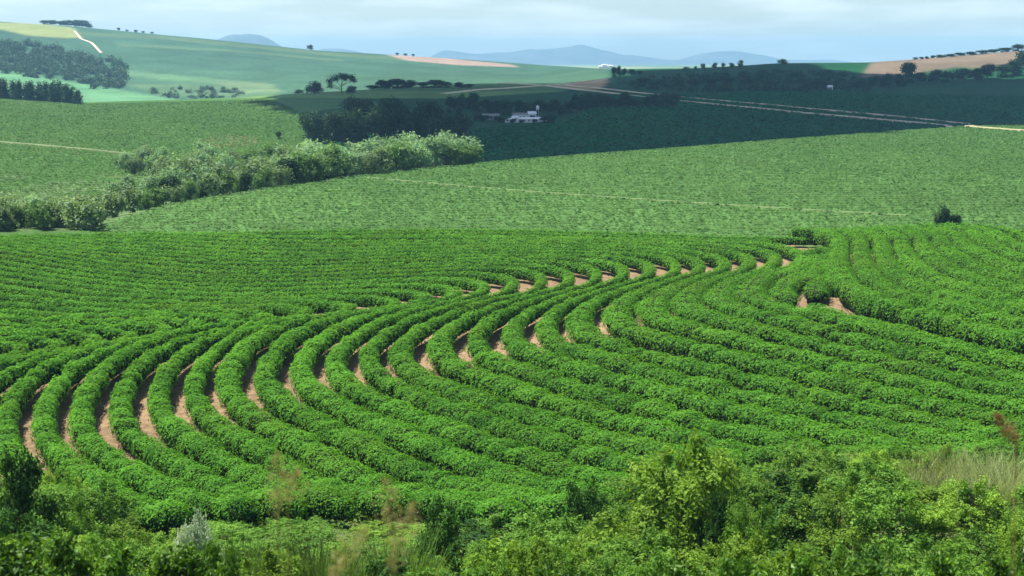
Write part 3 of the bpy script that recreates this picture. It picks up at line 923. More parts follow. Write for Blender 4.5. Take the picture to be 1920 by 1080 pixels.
# wood along the valley between the two bright fields
G1 = "trees of the pale valley wood"
def d2(px): return float(np.interp(px, PK, D2))
for k in range(22):          # pale grove with the dark front
    px = 565 + (880 - 565) * (k + R.uniform(-.3, .3)) / 21
    tree((R.choice(['pale', 'pale', 'pale', 'green', 'olive']), R.randrange(3)), px, d2(px) + R.uniform(4, 20), R.uniform(44, 72), None, "tree", "tree", G1, "pale sage-green tree of the front of the grove, {n} from the left")
for k in range(30):
    px = 535 + (875 - 535) * (k + R.uniform(-.3, .3)) / 29
    tree(('pale', R.randrange(3)), px, d2(px) + R.uniform(26, 85), R.uniform(50, 88), None, "tree", "tree", G1, "pale sage-green tree behind the grove front, {n} from the left")
for k in range(4):
    px = 845 + 14 * k
    tree(('green', R.randrange(3)), px, d2(px) + 5 + k, R.uniform(40, 52), None, "tree", "tree", G1, "darker green tree at the end of the pale grove, {n} from the left")
for k in range(20):          # mixed belt
    px = 265 + (640 - 265) * (k + R.uniform(-.4, .4)) / 19
    tree((R.choice(['green', 'green', 'olive', 'dark']), R.randrange(3)), px, d2(px) + R.uniform(3, 12), R.uniform(24, 56), None, "tree", "tree", G1, "bushy tree at the edge of the bright field, {n} from the left")
for k in range(34):
    px = 195 + (570 - 195) * (k + R.uniform(-.4, .4)) / 33
    tree((R.choice(['olive', 'olive', 'pale']), R.randrange(3)), px, d2(px) + R.uniform(22, 95), R.uniform(36, 74), None, "tree", "tree", G1, "olive scrub tree in the valley belt, {n} from the left")
for k in range(20):
    px = 395 + (620 - 395) * (k + R.uniform(-.4, .4)) / 19
    tree((R.choice(['olive', 'green']), R.randrange(3)), px, d2(px) + R.uniform(80, 170), R.uniform(34, 50), None, "tree", "tree", G1, "small scrub tree on the slope behind the valley belt, {n} from the left")
for k in range(14):          # scrub behind the near field in the corner
    px = -20 + 195 * (k + R.uniform(-.3, .3)) / 13
    tree((R.choice(['olive', 'olive', 'green']), R.randrange(3)), px, R.uniform(258, 272), R.uniform(48, 66), None, "tree", "tree", G1, "olive brown scrub tree behind the hedge field, {n} from the left")
for k in range(12):
    px = -20 + 230 * (k + R.uniform(-.3, .3)) / 11
    tree((R.choice(['olive', 'olive', 'pale']), R.randrange(3)), px, R.uniform(278, 305), R.uniform(46, 62), None, "tree", "tree", G1, "dull olive scrub tree in the second line of the corner wood, {n} from the left")
for k in range(30):
    px = 215 + (440 - 215) * (k + R.uniform(-.4, .4)) / 29
    tree((R.choice(['olive', 'pale', 'olive', 'green']), R.randrange(3)), px, d2(px) + R.uniform(70, 190), R.uniform(30, 52), None, "tree", "tree", G1, "pale scrub tree on the slope above the valley belt, {n} from the left")
# dark belts under the cloud shadow
G2 = "dark trees in the shaded valley"
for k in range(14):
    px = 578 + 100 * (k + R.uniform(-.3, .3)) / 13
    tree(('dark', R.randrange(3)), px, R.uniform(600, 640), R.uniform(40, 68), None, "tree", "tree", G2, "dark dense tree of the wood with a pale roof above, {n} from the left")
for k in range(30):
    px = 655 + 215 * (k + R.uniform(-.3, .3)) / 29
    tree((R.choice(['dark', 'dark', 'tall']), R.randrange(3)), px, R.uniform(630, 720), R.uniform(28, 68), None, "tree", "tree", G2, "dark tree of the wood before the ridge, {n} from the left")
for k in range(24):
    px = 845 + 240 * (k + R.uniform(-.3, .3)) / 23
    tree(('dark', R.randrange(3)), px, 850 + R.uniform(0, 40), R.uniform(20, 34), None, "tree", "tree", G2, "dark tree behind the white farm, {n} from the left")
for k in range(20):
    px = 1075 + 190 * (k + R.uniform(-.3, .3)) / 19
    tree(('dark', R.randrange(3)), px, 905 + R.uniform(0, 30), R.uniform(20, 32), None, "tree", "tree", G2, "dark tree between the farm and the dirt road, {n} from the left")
for px, h in ((935, 12), (948, 11), (962, 9), (978, 8), (1003, 9), (1022, 14), (1034, 16), (910, 14), (897, 15)):
    tree(('dark', R.randrange(3)), px, 797 + R.uniform(-3, 3), h, h * 1.6, "tree", "tree", G2, "small dark tree in front of the white farm, {n} from the left")
tree(('dark', 1), 522, 640, 16, None, "shrub", "shrub", None, "lone dark shrub in the field left of the dark wood")
# ridge
tree('umbrella', 641, 1010, 40, 62, label="big spreading flat-topped tree on the ridge", rot=0.2)
tree('round_big', 590, 1010, 27, 46, label="round dark tree beside the big spreading tree", rot=1.0)
tree('round_big', 658, 1006, 16, 34, label="low dark round tree under the big spreading tree", rot=2.0)
G3 = "small trees along the ridge"
for px, w, h in ((562, 16, 8), (700, 24, 9), (722, 30, 18), (745, 28, 20), (768, 30, 16), (793, 22, 12), (815, 28, 16), (835, 20, 12), (860, 18, 11), (880, 16, 8)):
    tree(('dark', R.randrange(3)), px, 1090, h, w * 1.5, "tree", "tree", G3, "small dark tree on the ridge line, {n} from the left")
# wind-break on the left field
G4 = "dark wind-break trees on the left field"
for k in range(14):
    px = -12 + 160 * k / 13 + R.uniform(-3, 3)
    hp = np.interp(k, [0, 5, 7, 9, 11, 13], [42, 40, 36, 45, 42, 28]) + R.uniform(-3, 3)
    tree(('tall', R.randrange(3)), px, 940 + R.uniform(-10, 10), hp, R.uniform(27, 35), "tree", "tree", G4, "tall dense dark tree in the wind-break on the left field, {n} from the left")
# hill at the right
G5 = "dark trees on the right hill"
for px, D, h, w in ((1640, 1240, 24, 26), (1660, 1240, 28, 28), (1685, 1250, 26, 26), (1700, 1290, 42, 26), (1722, 1290, 22, 28), (1750, 1300, 24, 30), (1775, 1300, 22, 28), (1800, 1310, 26, 30),
                    (1828, 1320, 24, 28), (1850, 1330, 30, 30), (1878, 1340, 26, 28), (1900, 1350, 30, 30), (1915, 1400, 36, 26), (1540, 1230, 16, 22), (1520, 1230, 14, 22), (1575, 1230, 14, 24), (1600, 1230, 16, 24), (1615, 1235, 18, 24),
                    (1450, 1240, 13, 20), (1400, 1250, 15, 22), (1360, 1250, 18, 24), (1330, 1240, 20, 26), (1300, 1230, 16, 24), (1270, 1230, 14, 24), (1240, 1220, 14, 22), (1205, 1215, 16, 22)):
    tree(('dark', R.randrange(3)), px + R.uniform(-3, 3), D, h, w * 1.35, "tree", "tree", G5, "dark tree on the shaded right hill, {n} from the left")
for px, h, w in ((1152, 20, 14), (1160, 22, 12), (1170, 16, 14), (1185, 14, 16), (1200, 10, 14)):
    tree(('dark', R.randrange(3)), px, 1480, h, w, "tree", "tree", G5, "dark tree in the clump where the dirt roads meet, {n} from the left")
G6 = "trees on the skyline"
for px, h, w in ((1285, 8, 16), (1305, 9, 10), (1318, 13, 12), (1340, 13, 14), (1355, 12, 12), (1372, 10, 14), (1388, 14, 12), (1467, 11, 26)):
    tree(('green', R.randrange(3)), px, 1600, h, w, "tree", "tree", G6, "small tree on the skyline of the dark hill, {n} from the left")
for px, h, w in ((1717, 5, 9), (1727, 5, 9), (1738, 5, 8), (1750, 6, 10), (1765, 6, 18), (1782, 6, 20), (1800, 7, 20), (1820, 7, 22), (1842, 8, 24), (1865, 8, 24), (1888, 9, 24), (1909, 14, 20)):
    tree(('dark', R.randrange(3)), px, 1598, h, w * 1.4, "tree", "tree", G6, "dark tree along the top of the dry field, {n} from the left")
for px, h, w in ((83, 9, 16), (96, 10, 18), (112, 9, 16), (126, 12, 20), (140, 13, 22), (154, 14, 22), (165, 9, 14)):
    tree(('dark', R.randrange(3)), px, 2590, h, w * 1.5, "tree", "tree", G6, "tree of the clump on top of the far left hill, {n} from the left")
for px, h, w in ((222, 6, 8), (238, 4, 7), (255, 5, 9), (268, 4, 9), (285, 4, 8)):
    tree(('dark', R.randrange(3)), px, 2595, h, w, "tree", "tree", G6, "tiny skyline tree on the far left hill, {n} from the left")
tree(('dark', 0), 581, 2570, 10, 14, label="lone small tree on the long skyline")
for px, h, w in ((745, 5, 8), (760, 5, 9), (775, 5, 8)):
    tree(('dark', 1), px, 2600, h, w, "tree", "tree", G6, "tiny tree above the bare pinkish field, {n} from the left")
tree('round_big', 1768, 266, 44, 44, "shrub", "shrub", None, "lone dark shrub at the edge of the bright middle field", rot=0.5)
tree(('dark', 2), 1790, 266, 26, 30, "shrub", "shrub", None, "small low dark shrub beside the lone shrub in the middle field")

# wood on the far left hill: reads as one mass
def forest(name, label, poly, dmin, dmax, n, hpx, mat, seed):
    r = np.random.default_rng(seed)
    poly = np.array(poly, float)
    out_v, out_f, out_t, o = [], [], [], 0
    lo, hi = poly.min(0), poly.max(0)
    k = 0
    while k < n:
        p = r.uniform(lo, hi)
        if not inside(np.array([p[0]]), np.array([p[1]]), poly)[0]:
            continue
        x, y, z = hit(p[0], p[1], dmin, dmax)
        h = hpx * r.uniform(0.7, 1.3) * y / FPX
        w = h * r.uniform(0.9, 1.5)
        lob = [(0, 0, h * 0.5, w * 0.5, w * 0.5, h * 0.5), (w * 0.3, 0, h * 0.45, w * 0.35, w * 0.35, h * 0.35), (-w * 0.3, 0.1, h * 0.4, w * 0.35, w * 0.35, h * 0.38)]
        V, F, t = crown_leaves(lob, 100, h * 0.2, r)
        out_v.append(V + (x, y, z - 0.15 * h)); out_f.append(F + o); out_t.append(t); o += len(V)
        k += 1
    ob = link(name, mesh_np(name, np.concatenate(out_v), np.concatenate(out_f), np.concatenate(out_t), mat))
    tag(ob, label, "forest", None, "stuff")
M['far_wood'] = leaf_mat("far_wood_leaf", (0.018, 0.045, 0.025), (0.05, 0.09, 0.04), 0.18, 0.1)
forest("forest", "dark hazy wood spread over the far left hill", [(-40, 78), (60, 84), (130, 98), (190, 112), (240, 124), (240, 140), (225, 166), (180, 168), (140, 152), (60, 146), (-40, 130)], 1450, 2560, 420, 12, M['far_wood'], 5)
forest("forest", "scattered hazy scrub in the far valley behind the left field", [(270, 168), (370, 166), (440, 168), (470, 180), (420, 187), (330, 186), (280, 178)], 1250, 2300, 70, 7, M['far_wood'], 6)
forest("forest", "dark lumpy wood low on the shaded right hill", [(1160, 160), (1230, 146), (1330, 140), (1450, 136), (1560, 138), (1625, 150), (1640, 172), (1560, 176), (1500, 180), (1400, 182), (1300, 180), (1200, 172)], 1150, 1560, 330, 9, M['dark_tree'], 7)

# ------------------------------------------------------------------ buildings
def house(px, D, w, d, h, label, roofm, rot=0.0, ridge=1.2, name="farm_house", cat="house", windows=2, door=True, wallm=None):
    x, y, z = at(px, D)
    root = link(name, None, loc=(x, y, z))
    root.rotation_euler = (0, 0, rot)
    v, f = boxes([(-w / 2, w / 2, -d / 2, d / 2, -0.5, h)])
    link("wall", mesh_np("wall", v, f, mat=wallm or M['white_wall']), root)
    e = 0.4
    rv = np.array([(-w / 2 - e, -d / 2 - e, h + 0.02), (w / 2 + e, -d / 2 - e, h + 0.02), (w / 2 + e, 0, h + ridge), (-w / 2 - e, 0, h + ridge), (w / 2 + e, d / 2 + e, h + 0.02), (-w / 2 - e, d / 2 + e, h + 0.02)])
    rf = [(0, 1, 2, 3), (3, 2, 4, 5), (0, 5, 4, 1)]
    tri = [(0, 3, 5), (1, 4, 2)]
    me = bpy.data.meshes.new("roof"); me.from_pydata([tuple(p) for p in rv], [], rf + tri); me.materials.append(roofm); me.update()
    link("roof", me, root)
    for k in range(windows):
        cx = -w / 2 + w * (k + 1) / (windows + 1 + (1 if door else 0))
        wv, wf = boxes([(cx - 0.5, cx + 0.5, -d / 2 - 0.04, -d / 2 + 0.05, h * 0.4, h * 0.78)])
        link("window", mesh_np("window", wv, wf, mat=M['dark_open']), root)
    if door:
        cx = w / 2 - w / (windows + 2)
        wv, wf = boxes([(cx - 0.5, cx + 0.5, -d / 2 - 0.04, -d / 2 + 0.05, 0, h * 0.75)])
        link("door", mesh_np("door", wv, wf, mat=M['dark_open']), root)
    tag(root, label, cat)

house(987, 806, 13, 5, 2.0, "long low white farm shed in the middle of the white farm", M['roof_pale'], 0.08, 0.9, "farm_shed", "shed", 3)
house(955, 800, 5, 4, 2.0, "small white shed at the lower left end of the white farm", M['roof_pale'], 0.0, 0.6, "farm_shed", "shed", 1)
house(966, 803, 3.4, 4, 2.8, "short white hut beside the long farm shed", M['roof_pale'], 0.1, 0.7, "farm_hut", "hut", 1, False)
house(997, 822, 4, 4, 4.2, "white farmhouse behind the long farm shed", M['roof_pale'], 0.2, 1.3, windows=2)
house(975, 818, 8, 5, 3.6, "grey roofed farm building behind the long white shed", M['roof_grey'], 0.1, 1.1, "farm_building", "building", 2)
house(1017, 812, 6, 4, 2.0, "low white shed at the right end of the white farm", M['roof_pale'], -0.1, 0.6, "farm_shed", "shed", 1)
house(920, 815, 9, 6, 2.6, "grey farm building between dark trees left of the white farm", M['roof_grey'], 0.1, 1.0, "farm_building", "building", 2, wallm=M['roof_grey'])
house(781, 660, 5, 4, 2.6, "small grey hut among the dark trees of the wood", M['roof_grey'], 0.0, 0.8, "farm_hut", "hut", 1, wallm=M['steel'])
house(664, 760, 8, 5, 3, "pale roofed shed showing above the dark wood", M['roof_pale'], 0.3, 1.0, "farm_shed", "shed", 1)
house(1556, 1205, 4, 3, 2.4, "small white house among trees on the right hill, left one", M['roof_pale'], 0.2, 1.2, windows=1)
house(1574, 1207, 3, 3, 2.0, "small white house among trees on the right hill, right one", M['roof_grey'], -0.2, 1.2, windows=1)
for k, (px, w, h) in enumerate(((1128, 16, 7), (1133, 12, 11), (1139, 14, 8), (1144, 10, 9))):
    house(px, 3600, w, 10, h, "tiny far white building left of the dark clump, %s from the left" % nth(k + 1), M['roof_pale'], 0.1 * k, 1.5, "far_building", "building", 2, False)
# water tower of the farm
x, y, z = at(1008, 826)
wt = link("water_tower", None, loc=(x, y, z))
wt.scale = (0.75, 0.75, 0.85)
for sx in (-1, 1):
    for sy in (-1, 1):
        v, f = tube([(sx * 1.1, sy * 1.1, -0.3), (sx * 0.8, sy * 0.8, 7.2)], [0.16, 0.14], 6)
        link("leg", mesh_np("leg", v, f, mat=M['steel']), wt)
for zz in (2.4, 4.8):
    q = 1.1 - 0.3 * zz / 7.2
    v, f = merge([tube([(-q, -q, zz), (q, -q, zz)], [0.09, 0.09], 5), tube([(-q, q, zz), (q, q, zz)], [0.09, 0.09], 5), tube([(-q, -q, zz), (-q, q, zz)], [0.09, 0.09], 5), tube([(q, -q, zz), (q, q, zz)], [0.09, 0.09], 5)])
    link("brace", mesh_np("brace", v, f, mat=M['steel']), wt)
v, f = tube([(0, 0, 7.2), (0, 0, 7.25), (0, 0, 9.4), (0, 0, 10.3)], [0.1, 1.25, 1.25, 0.15], 14)
link("tank", mesh_np("tank", v, f, mat=M['white_wall'], smooth=True), wt)
tag(wt, "slender white water tower rising over the farm", "water tower")

# ------------------------------------------------------------------ near slope: shrubs
def shrub_proto(key, mat, h, w, nl, n, size, seed, bark=None, **kw):
    r = np.random.default_rng(seed)
    L = [(0, 0, h * 0.42, w * 0.28, w * 0.28, h * 0.38)]
    for _ in range(nl):
        a = r.uniform(0, 6.283); z = r.uniform(0.12, 0.88)
        rad = w * 0.36 * math.sqrt(max(0.06, 1 - ((z - 0.3) / 0.66) ** 2)) * r.uniform(0.6, 1.2)
        s = r.uniform(0.07, 0.19)
        L.append((rad * math.cos(a), rad * math.sin(a), h * z, w * s, w * s, h * s * r.uniform(0.7, 1.3)))
    for _ in range(nl // 5):                     # upright shoots
        a = r.uniform(0, 6.283); rad = w * r.uniform(0.05, 0.36)
        zt = h * (0.98 - 0.9 * (rad / w) ** 1.3)
        L.append((rad * math.cos(a), rad * math.sin(a), zt, w * 0.045, w * 0.045, h * r.uniform(0.10, 0.2)))
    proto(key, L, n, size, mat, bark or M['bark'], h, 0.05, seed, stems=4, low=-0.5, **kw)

for v in range(3):
    shrub_proto(('mid', v), M['shrub_mid'], 4, 4.6, 20, 7000, 0.125, 200 + v, shell=0.6, per=11)
    shrub_proto(('bright', v), M['shrub_bright'], 4, 4.8, 20, 7000, 0.125, 210 + v, shell=0.6, per=11)
    shrub_proto(('darks', v), M['shrub_dark'], 4, 4.0, 18, 6500, 0.125, 220 + v, shell=0.55, per=12)
    shrub_proto(('fine', v), M['shrub_mid'] if v else M['shrub_bright'], 4, 4.6, 22, 8500, 0.10, 250 + v, shell=0.6, per=16)
    shrub_proto(('coffee', v), M['coffee_near'], 2.2, 2.4, 14, 3600, 0.135, 230 + v, shell=0.7, jit=0.6, per=8)
shrub_proto('silver', M['silver'], 1.6, 4.6, 12, 4200, 0.12, 240)
shrub_proto('whiteflower', M['white_flower'], 2.4, 2.6, 10, 3000, 0.11, 241)

SH = "shrubs on the near slope"
def shrub(key, px, D, top_Y, wpx, label, name="shrub", group=SH, cat="shrub"):
    if key != 'silver' and D < 68 and 255 < px < 470:        # low growth only in front of the silver bush
        top_Y = max(top_Y, 1004)
    x, y, z = at(px, D)
    ztop = float(slope(top_Y)) * D
    h = max(0.9, ztop - z + 0.15)
    return place(key, (x, y, z - 0.15), h, name, cat, group, label, wpx * D / FPX, part=("foliage", "stems"))

# the ones that can be told apart
shrub(('darks', 0), 35, 66, 826, 190, "large dark green shrub at the left edge below the hedge bends")
shrub(('darks', 1), 822, 62, 915, 150, "dark green shrub with bright leaf tips right of the brown plumes")
shrub(('darks', 2), 1098, 74, 888, 130, "compact dark rounded bush in front of the hedges")
shrub(('bright', 0), 1285, 66, 800, 290, "tall bright green shrub standing up into the hedge field")
shrub(('darks', 0), 1335, 63, 912, 110, "dark hollow shrub under the tall bright shrub")
shrub(('darks', 1), 1240, 66, 868, 90, "small dark shrub beside the tall bright shrub")
shrub(('mid', 1), 1560, 76, 852, 230, "broad mid-green shrub left of the pale tall grass")
shrub(('bright', 1), 1640, 78, 838, 150, "yellow-green shrub next to the pale tall grass")
shrub(('darks', 2), 1835, 62, 905, 120, "dark shrub below the pale tall grass near the bare bank")
shrub('silver', 362, 68, 950, 125, "whitish silver-leaved low bush at the toe of the slope", "silver_bush")
shrub('whiteflower', 1922, 44, 938, 55, "bush with whitish flowers at the right edge below the pale grass", "flowering_bush")
# filling, band after band up the slope
def band(n, d0, d1, tops, kinds, w0, w1, label, skip=None):
    for k in range(n):
        px = -30 + 1980 * (k + R.uniform(-.45, .45)) / (n - 1)
        if skip and skip(px):
            continue
        ty = float(np.interp(px, tops[0], tops[1])) + R.uniform(-14, 26)
        shrub((R.choice(kinds), R.randrange(3)), px, R.uniform(d0, d1), ty, R.uniform(w0, w1), label)
K1 = ['mid', 'mid', 'fine', 'fine', 'bright']
band(26, 82, 92, ([0, 90, 200, 300, 500, 800, 1000, 1150, 1300, 1500, 1900], [870, 880, 905, 955, 985, 980, 955, 905, 842, 828, 826]), K1, 120, 210, "leafy green shrub at the toe of the slope, {n} from the left")
band(24, 70, 80, ([0, 200, 300, 500, 800, 1000, 1300, 1900], [905, 935, 980, 1005, 1000, 965, 875, 860]), K1 + ['darks'], 130, 230, "leafy green shrub low on the near slope, {n} from the left", lambda p: 1690 < p < 1880)
band(22, 58, 68, ([0, 200, 330, 500, 800, 1000, 1300, 1900], [935, 965, 1005, 1030, 1010, 975, 910, 898]), K1 + ['bright', 'darks'], 150, 250, "leafy green shrub halfway up the near slope, {n} from the left")
band(20, 45, 55, ([0, 300, 600, 900, 1300, 1900], [985, 1005, 1045, 1020, 995, 975]), ['mid', 'bright', 'bright', 'fine', 'darks'], 170, 280, "leafy green shrub high on the near slope, {n} from the left")
band(16, 35, 41, ([0, 300, 600, 900, 1300, 1900], [1015, 1030, 1075, 1040, 1022, 1010]), ['mid', 'bright', 'bright', 'darks'], 150, 260, "leafy green shrub in the line above the coffee bushes, {n} from the left", lambda p: 480 < p < 700)
GC = "young coffee bushes along the bottom edge"
for px, D, ty, w in ((30, 31, 992, 210), (140, 30, 985, 220), (250, 30, 1000, 200), (345, 31, 1012, 180), (410, 30, 1018, 130), (900, 31, 1058, 160), (1010, 30, 1050, 180),
                     (1130, 31, 1062, 170), (1270, 30, 1048, 190), (1390, 29, 1042, 190), (1500, 30, 1036, 180), (1620, 29, 1040, 190), (1740, 30, 1020, 190), (1850, 29, 1028, 180), (1950, 30, 1020, 160)):
    shrub(('coffee', R.randrange(3)), px, D, ty, w, "glossy large-leaved coffee bush along the bottom edge, {n} from the left", "coffee_bush", GC, "coffee bush")

# ------------------------------------------------------------------ grasses
def blades(n, r, h, spread, lean=0.35, wid=0.03):
    a = r.uniform(0, 6.283, n); rad = spread * np.sqrt(r.random(n))
    base = np.stack([rad * np.cos(a), rad * np.sin(a), np.zeros(n)], -1)
    d = r.normal(0, lean, (n, 2)) + 0.35 * np.stack([np.cos(a), np.sin(a)], -1) * (rad / spread)[:, None]
    hh = h * r.uniform(0.5, 1.1, n)
    tip = base + np.concatenate([d * hh[:, None] * 0.8, hh[:, None]], 1)
    midp = base + np.concatenate([d * hh[:, None] * 0.25, hh[:, None] * 0.6], 1)
    b = r.uniform(0, 6.283, n); sd = np.stack([np.cos(b), np.sin(b), np.zeros(n)], -1) * wid
    V = np.stack([base - sd * 0.6, midp - sd, tip, midp + sd], 1).reshape(-1, 3)
    F = np.arange(4 * n).reshape(n, 4)
    return V, F, np.repeat(np.clip(r.normal(0.5, 0.25, n), 0, 1), 4)

rg = np.random.default_rng(88)
V, F, t = blades(300, rg, 2.2, 0.8, 0.28, 0.013)
TALL = mesh_np("tall_grass", V, F, t, M['pale_grass'])
V, F, t = blades(460, rg, 1.6, 0.55, 0.22, 0.014)
TALLG = mesh_np("tall_grass", V, F, t, M['grass'])
def grass_clump(me, px, D, hpx, label, group, base_me_h):
    x, y, z = at(px, D)
    o = link("tall_grass", me, loc=(x, y, z - 0.1))
    s = hpx * D / FPX / base_me_h
    o.scale = (s, s, s); o.rotation_euler = (0, 0, R.uniform(0, 6.28))
    o["category"] = "grass clump"; o["group"] = group
    THINGS.setdefault(label, []).append((px, o))
for px, D, ty in ((1690, 80, 868), (1722, 82, 846), (1755, 83, 836), (1788, 82, 834), (1820, 80, 842), (1855, 78, 840), (1890, 76, 835), (1770, 74, 872), (1735, 76, 878), (1810, 74, 878), (1850, 70, 880), (1905, 70, 868)):
    x, y, z = at(px, D)
    h = (float(slope(ty)) * D - z) / D * FPX
    grass_clump(TALL, px, D, h, "pale straw-coloured tall grass clump on the slope, {n} from the left", "pale grass clumps", 2.3)
for k in range(7):
    px = 455 + 280 * (k + R.uniform(-.4, .4)) / 6
    D = R.uniform(40, 56)
    x, y, z = at(px, D)
    h = (float(slope(1010 + R.uniform(-20, 45))) * D - z) / D * FPX
    grass_clump(TALLG, px, D, h, "green tall grass clump around the brown plumes, {n} from the left", "green grass clumps", 1.7)

def grass_cover():
    n = 14000
    r = np.random.default_rng(99)
    y = r.uniform(26, 97, n * 2); x = r.uniform(-0.42, 0.42, n * 2) * (y + 4)
    den = 0.55 + 0.45 * vnoise(x / 5, y / 5, seed=61)
    k = r.random(n * 2) < den
    x, y = x[k][:n], y[k][:n]
    m = len(x)
    z = ground(x, y)
    h = r.uniform(0.35, 0.95, m) * (1 + 0.4 * vnoise(x / 8, y / 8, seed=62))
    b = r.uniform(0, 6.283, m)
    sd = np.stack([np.cos(b), np.sin(b), np.zeros(m)], -1) * 0.05
    base = np.stack([x, y, z - 0.05], -1)
    tip = base + np.stack([r.normal(0, 0.3, m) * h, r.normal(0, 0.3, m) * h, h], -1)
    V = np.stack([base - sd, base + sd, tip], 1).reshape(-1, 3)
    F = np.arange(3 * m).reshape(m, 3)
    t = np.repeat(np.clip(r.normal(0.5, 0.2, m) + 0.3 * vnoise(x / 6, y / 6, seed=63), 0, 1), 3)
    tag(link("grass", mesh_np("grass", V, F, t, M['grass'])), "rough green grass covering the near slope", "grass", None, "stuff")
grass_cover()

def undergrowth():
    """low weeds and saplings knitted together over the whole slope"""
    r = np.random.default_rng(123)
    n = 50000
    y = 30 + 68 * r.random(n) ** 0.8; x = r.uniform(-0.40, 0.40, n) * (y + 4)
    hum = 0.5 + 0.5 * vnoise(x / 1.7, y / 1.7, seed=131)
    big = 0.5 + 0.5 * vnoise(x / 5.5, y / 5.5, seed=132)
    k = r.random(n) < 0.35 + 0.65 * hum
    x, y, hum, big = x[k], y[k], hum[k], big[k]
    n = len(x)
    h = (0.15 + 1.0 * hum * (0.4 + 0.9 * big)) * (1 - 0.55 * r.random(n) ** 2)
    P = np.stack([x, y, ground(x, y) + h], -1)
    e = 0.2
    gx = vnoise((x + e) / 1.7, y / 1.7, seed=131) - vnoise((x - e) / 1.7, y / 1.7, seed=131)
    gy = vnoise(x / 1.7, (y + e) / 1.7, seed=131) - vnoise(x / 1.7, (y - e) / 1.7, seed=131)
    N = unit(np.stack([-gx * 2.4, -gy * 2.4, np.ones(n)], -1) + r.normal(0, 0.42, (n, 3)))
    sz = 0.0022 * y * r.uniform(0.7, 1.4, n) + 0.02
    V, F = leaves(P, N, sz * 1.5, sz * 0.75, r)
    t = np.clip(0.45 + 0.17 * r.normal(size=n) + 0.3 * vnoise(x / 4, y / 4, seed=133) + 0.2 * (hum - 0.5), 0, 1)
    tag(link("undergrowth", mesh_np("undergrowth", V, F, np.repeat(t, 4), M['weeds'])), "tangled green weeds covering the near slope between the shrubs", "undergrowth", None, "stuff")
M['weeds'] = leaf_mat("weed_leaf", (0.05, 0.12, 0.018), (0.16, 0.27, 0.045), 0.33, 0.05, 0.6, 0.3, (0.19, 0.25, 0.06), objvar=0.0)
undergrowth()

# feathery grass plumes close to the camera
def plume(px0, Y0, px1, Y1, D, label, mat, seed, wid=0.09):
    """a grass stem leaning so that its head runs from one sight line to the other, rooted in the slope"""
    r = np.random.default_rng(seed)
    top = np.array([float(bearing(px0, Y0)) * D, D, float(slope(Y0)) * D])
    low = np.array([float(bearing(px1, Y1)) * D, D, float(slope(Y1)) * D])
    root_xy = low[:2] + (low[:2] - top[:2]) * 0.8
    rootp = np.array([root_xy[0], D, gz(root_xy[0], D) - 0.05])
    o = link("grass_plume", None, loc=rootp)
    st = np.array([rootp, low * 0.5 + rootp * 0.5, low, top]) - rootp
    v, f = tube(st, [0.006, 0.005, 0.004, 0.0015], 5)
    link("stem", mesh_np("stem", v, f, np.full(len(v), 0.5), mat), o)
    n = 200
    k = r.random(n)
    P = (low + (top - low) * k[:, None]) - rootp
    ax = unit((top - low)[None])[0]
    sp = wid * np.sin(np.pi * (0.12 + 0.85 * k))[:, None]
    P = P + r.normal(0, 0.5, (n, 3)) * sp
    N = unit(r.normal(size=(n, 3)))
    V, F = leaves(P, N, r.uniform(0.03, 0.06, n), r.uniform(0.005, 0.01, n), r)
    link("seed_head", mesh_np("seed_head", V, F, np.repeat(r.random(n), 4), mat), o)["kind"] = "stuff"
    nb = 14
    bl = blades(nb, r, max(0.5, (low[2] - rootp[2]) * 0.9), 0.06, 0.25, 0.006)
    link("blades", mesh_np("blades", bl[0], bl[1], bl[2], M['grass']), o)
    tag(o, label, "grass plume", "blurred grass plumes close to the camera")
plume(520, 850, 522, 960, 8.5, "upright reddish brown grass plume blurred in front of the hedges", M['plume'], 1)
plume(556, 885, 540, 930, 9.0, "short brown grass plume just beside the upright plume", M['plume'], 2)
plume(722, 900, 735, 990, 8.0, "brown grass plume over the crossing plumes near the bottom middle", M['plume'], 3)
plume(775, 945, 735, 1060, 7.5, "straw-coloured grass plume leaning right near the bottom edge", M['plume'], 4, 0.10)
plume(690, 990, 625, 1075, 7.5, "tan grass plume leaning right at the bottom, lowest of the plumes", M['plume'], 5, 0.08)
plume(1868, 775, 1905, 830, 8.5, "reddish grass plume at the right edge above the pale grass", M['plume_red'], 6, 0.06)

finish_labels()

# ------------------------------------------------------------------ haze
def haze():
    v, f = boxes([(-10500, 10500, -90, 16600, -62, 240)])
    m = bpy.data.materials.new("haze"); m.use_nodes = True
    t = m.node_tree; t.nodes.clear()
    out = t.nodes.new("ShaderNodeOutputMaterial")
    pv = t.nodes.new("ShaderNodeVolumePrincipled")
    pv.inputs["Color"].default_value = (0.35, 0.71, 1.0, 1)
    pv.inputs["Density"].default_value = 0.00009
    pv.inputs["Density Attribute"].default_value = ""
    pv.inputs["Anisotropy"].default_value = 0.0
    t.links.new(pv.outputs[0], out.inputs["Volume"])
    o = link("haze", mesh_np("haze", v, f, mat=m))
    tag(o, "thin blue haze filling the valley air", "haze", None, "stuff")
haze()

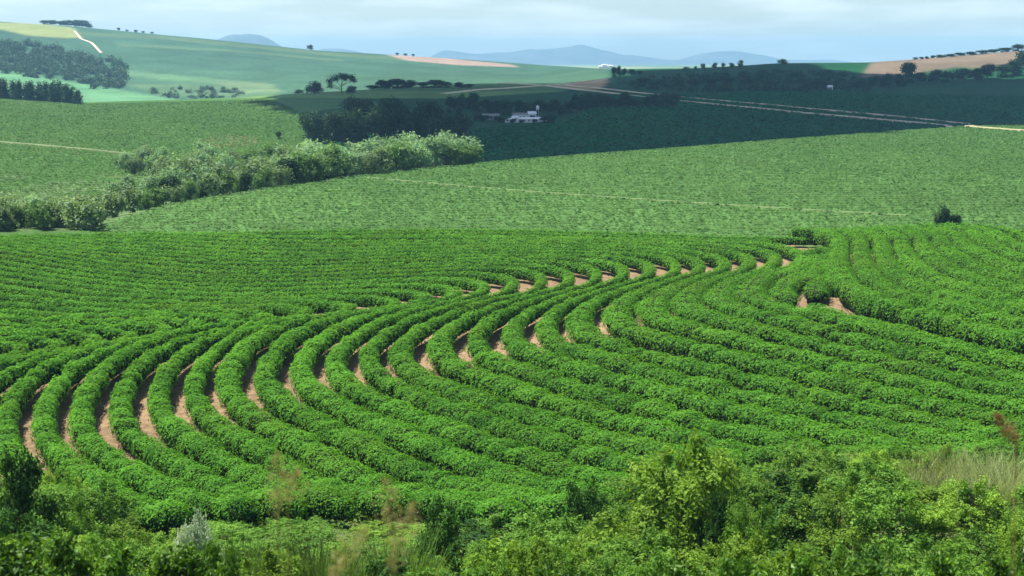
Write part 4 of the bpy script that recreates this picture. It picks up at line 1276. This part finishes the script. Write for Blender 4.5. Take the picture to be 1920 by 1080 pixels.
# ------------------------------------------------------------------ the cloud whose shadow lies on the valley
def cloud():
    foot = np.array([(-40, 470), (20, 500), (80, 545), (190, 660), (300, 770), (460, 880), (800, 980), (820, 1290), (560, 1300), (400, 1350), (335, 1430), (325, 1560), (345, 1800), (150, 1800), (110, 1520), (40, 1340), (-90, 1230), (-190, 1080), (-180, 920), (-110, 760), (-80, 640), (-75, 540)], float)
    H = 760.0
    sh = np.array([SUN.x / SUN.z, SUN.y / SUN.z])
    zg = -32.0
    st = 14.0
    xs = np.arange(foot[:, 0].min() - 20, foot[:, 0].max() + 20, st); ys = np.arange(foot[:, 1].min() - 20, foot[:, 1].max() + 20, st)
    X, Y = np.meshgrid(xs, ys, indexing='ij')
    wx = X + 22 * vnoise(X / 60, Y / 60, seed=91) + 8 * vnoise(X / 22, Y / 22, seed=93)
    wy = Y + 22 * vnoise(X / 60, Y / 60, seed=92)
    m = inside(wx, wy, foot)
    dist = np.zeros_like(X); cur = m.copy()
    for _ in range(10):
        dist += cur
        c = cur.copy(); c[1:-1, 1:-1] = cur[1:-1, 1:-1] & cur[2:, 1:-1] & cur[:-2, 1:-1] & cur[1:-1, 2:] & cur[1:-1, :-2]
        c[0] = c[-1] = False; c[:, 0] = c[:, -1] = False
        cur = c
    thick = np.sqrt(dist) * 34 * (1 + 0.45 * vnoise(X / 70, Y / 70, seed=94) + 0.25 * vnoise(X / 30, Y / 30, seed=95))
    top = np.stack([X, Y, H + 6 + thick], -1); bot = np.stack([X, Y, H - 0.12 * thick], -1)
    off = sh * (H - zg)
    top[..., 0] += off[0]; top[..., 1] += off[1]; bot[..., 0] += off[0]; bot[..., 1] += off[1]
    n = X.size
    V = np.concatenate([top.reshape(-1, 3), bot.reshape(-1, 3)])
    idx = np.arange(n).reshape(X.shape)
    q = np.stack([idx[:-1, :-1], idx[1:, :-1], idx[1:, 1:], idx[:-1, 1:]], -1).reshape(-1, 4)
    keep = m.ravel()[q].all(1)
    q = q[keep]
    F = np.concatenate([q, q[:, ::-1] + n])
    ed = np.concatenate([q[:, [0, 1]], q[:, [1, 2]], q[:, [2, 3]], q[:, [3, 0]]])
    es = {tuple(e) for e in ed.tolist()}
    side = [(a, b, b + n, a + n) for a, b in es if (b, a) not in es]
    F = np.concatenate([F, np.array(side)[:, ::-1]])
    used, inv = np.unique(F, return_inverse=True)
    mt = bpy.data.materials.new("cloud"); mt.use_nodes = True
    t = mt.node_tree; t.nodes.clear()
    out = t.nodes.new("ShaderNodeOutputMaterial")
    d1 = node(t, "ShaderNodeBsdfDiffuse", Color=(0.9, 0.9, 0.9, 1)); d2_ = node(t, "ShaderNodeBsdfTranslucent", Color=(0.9, 0.9, 0.9, 1))
    ms = node(t, "ShaderNodeMixShader", Fac=0.45)
    t.links.new(d1.outputs[0], ms.inputs[1]); t.links.new(d2_.outputs[0], ms.inputs[2]); t.links.new(ms.outputs[0], out.inputs["Surface"])
    o = link("cloud", mesh_np("cloud", V[used], inv.reshape(-1, 4), mat=mt, smooth=True))
    tag(o, "white cloud high above the valley", "cloud", None, "structure")
cloud()
tris = sum(len(o.data.polygons) * 2 for o in bpy.data.objects if o.type == 'MESH')
print("objects", len(bpy.data.objects), "tris with copies", tris, "unique", sum(len(m.polygons) * 2 for m in bpy.data.meshes))
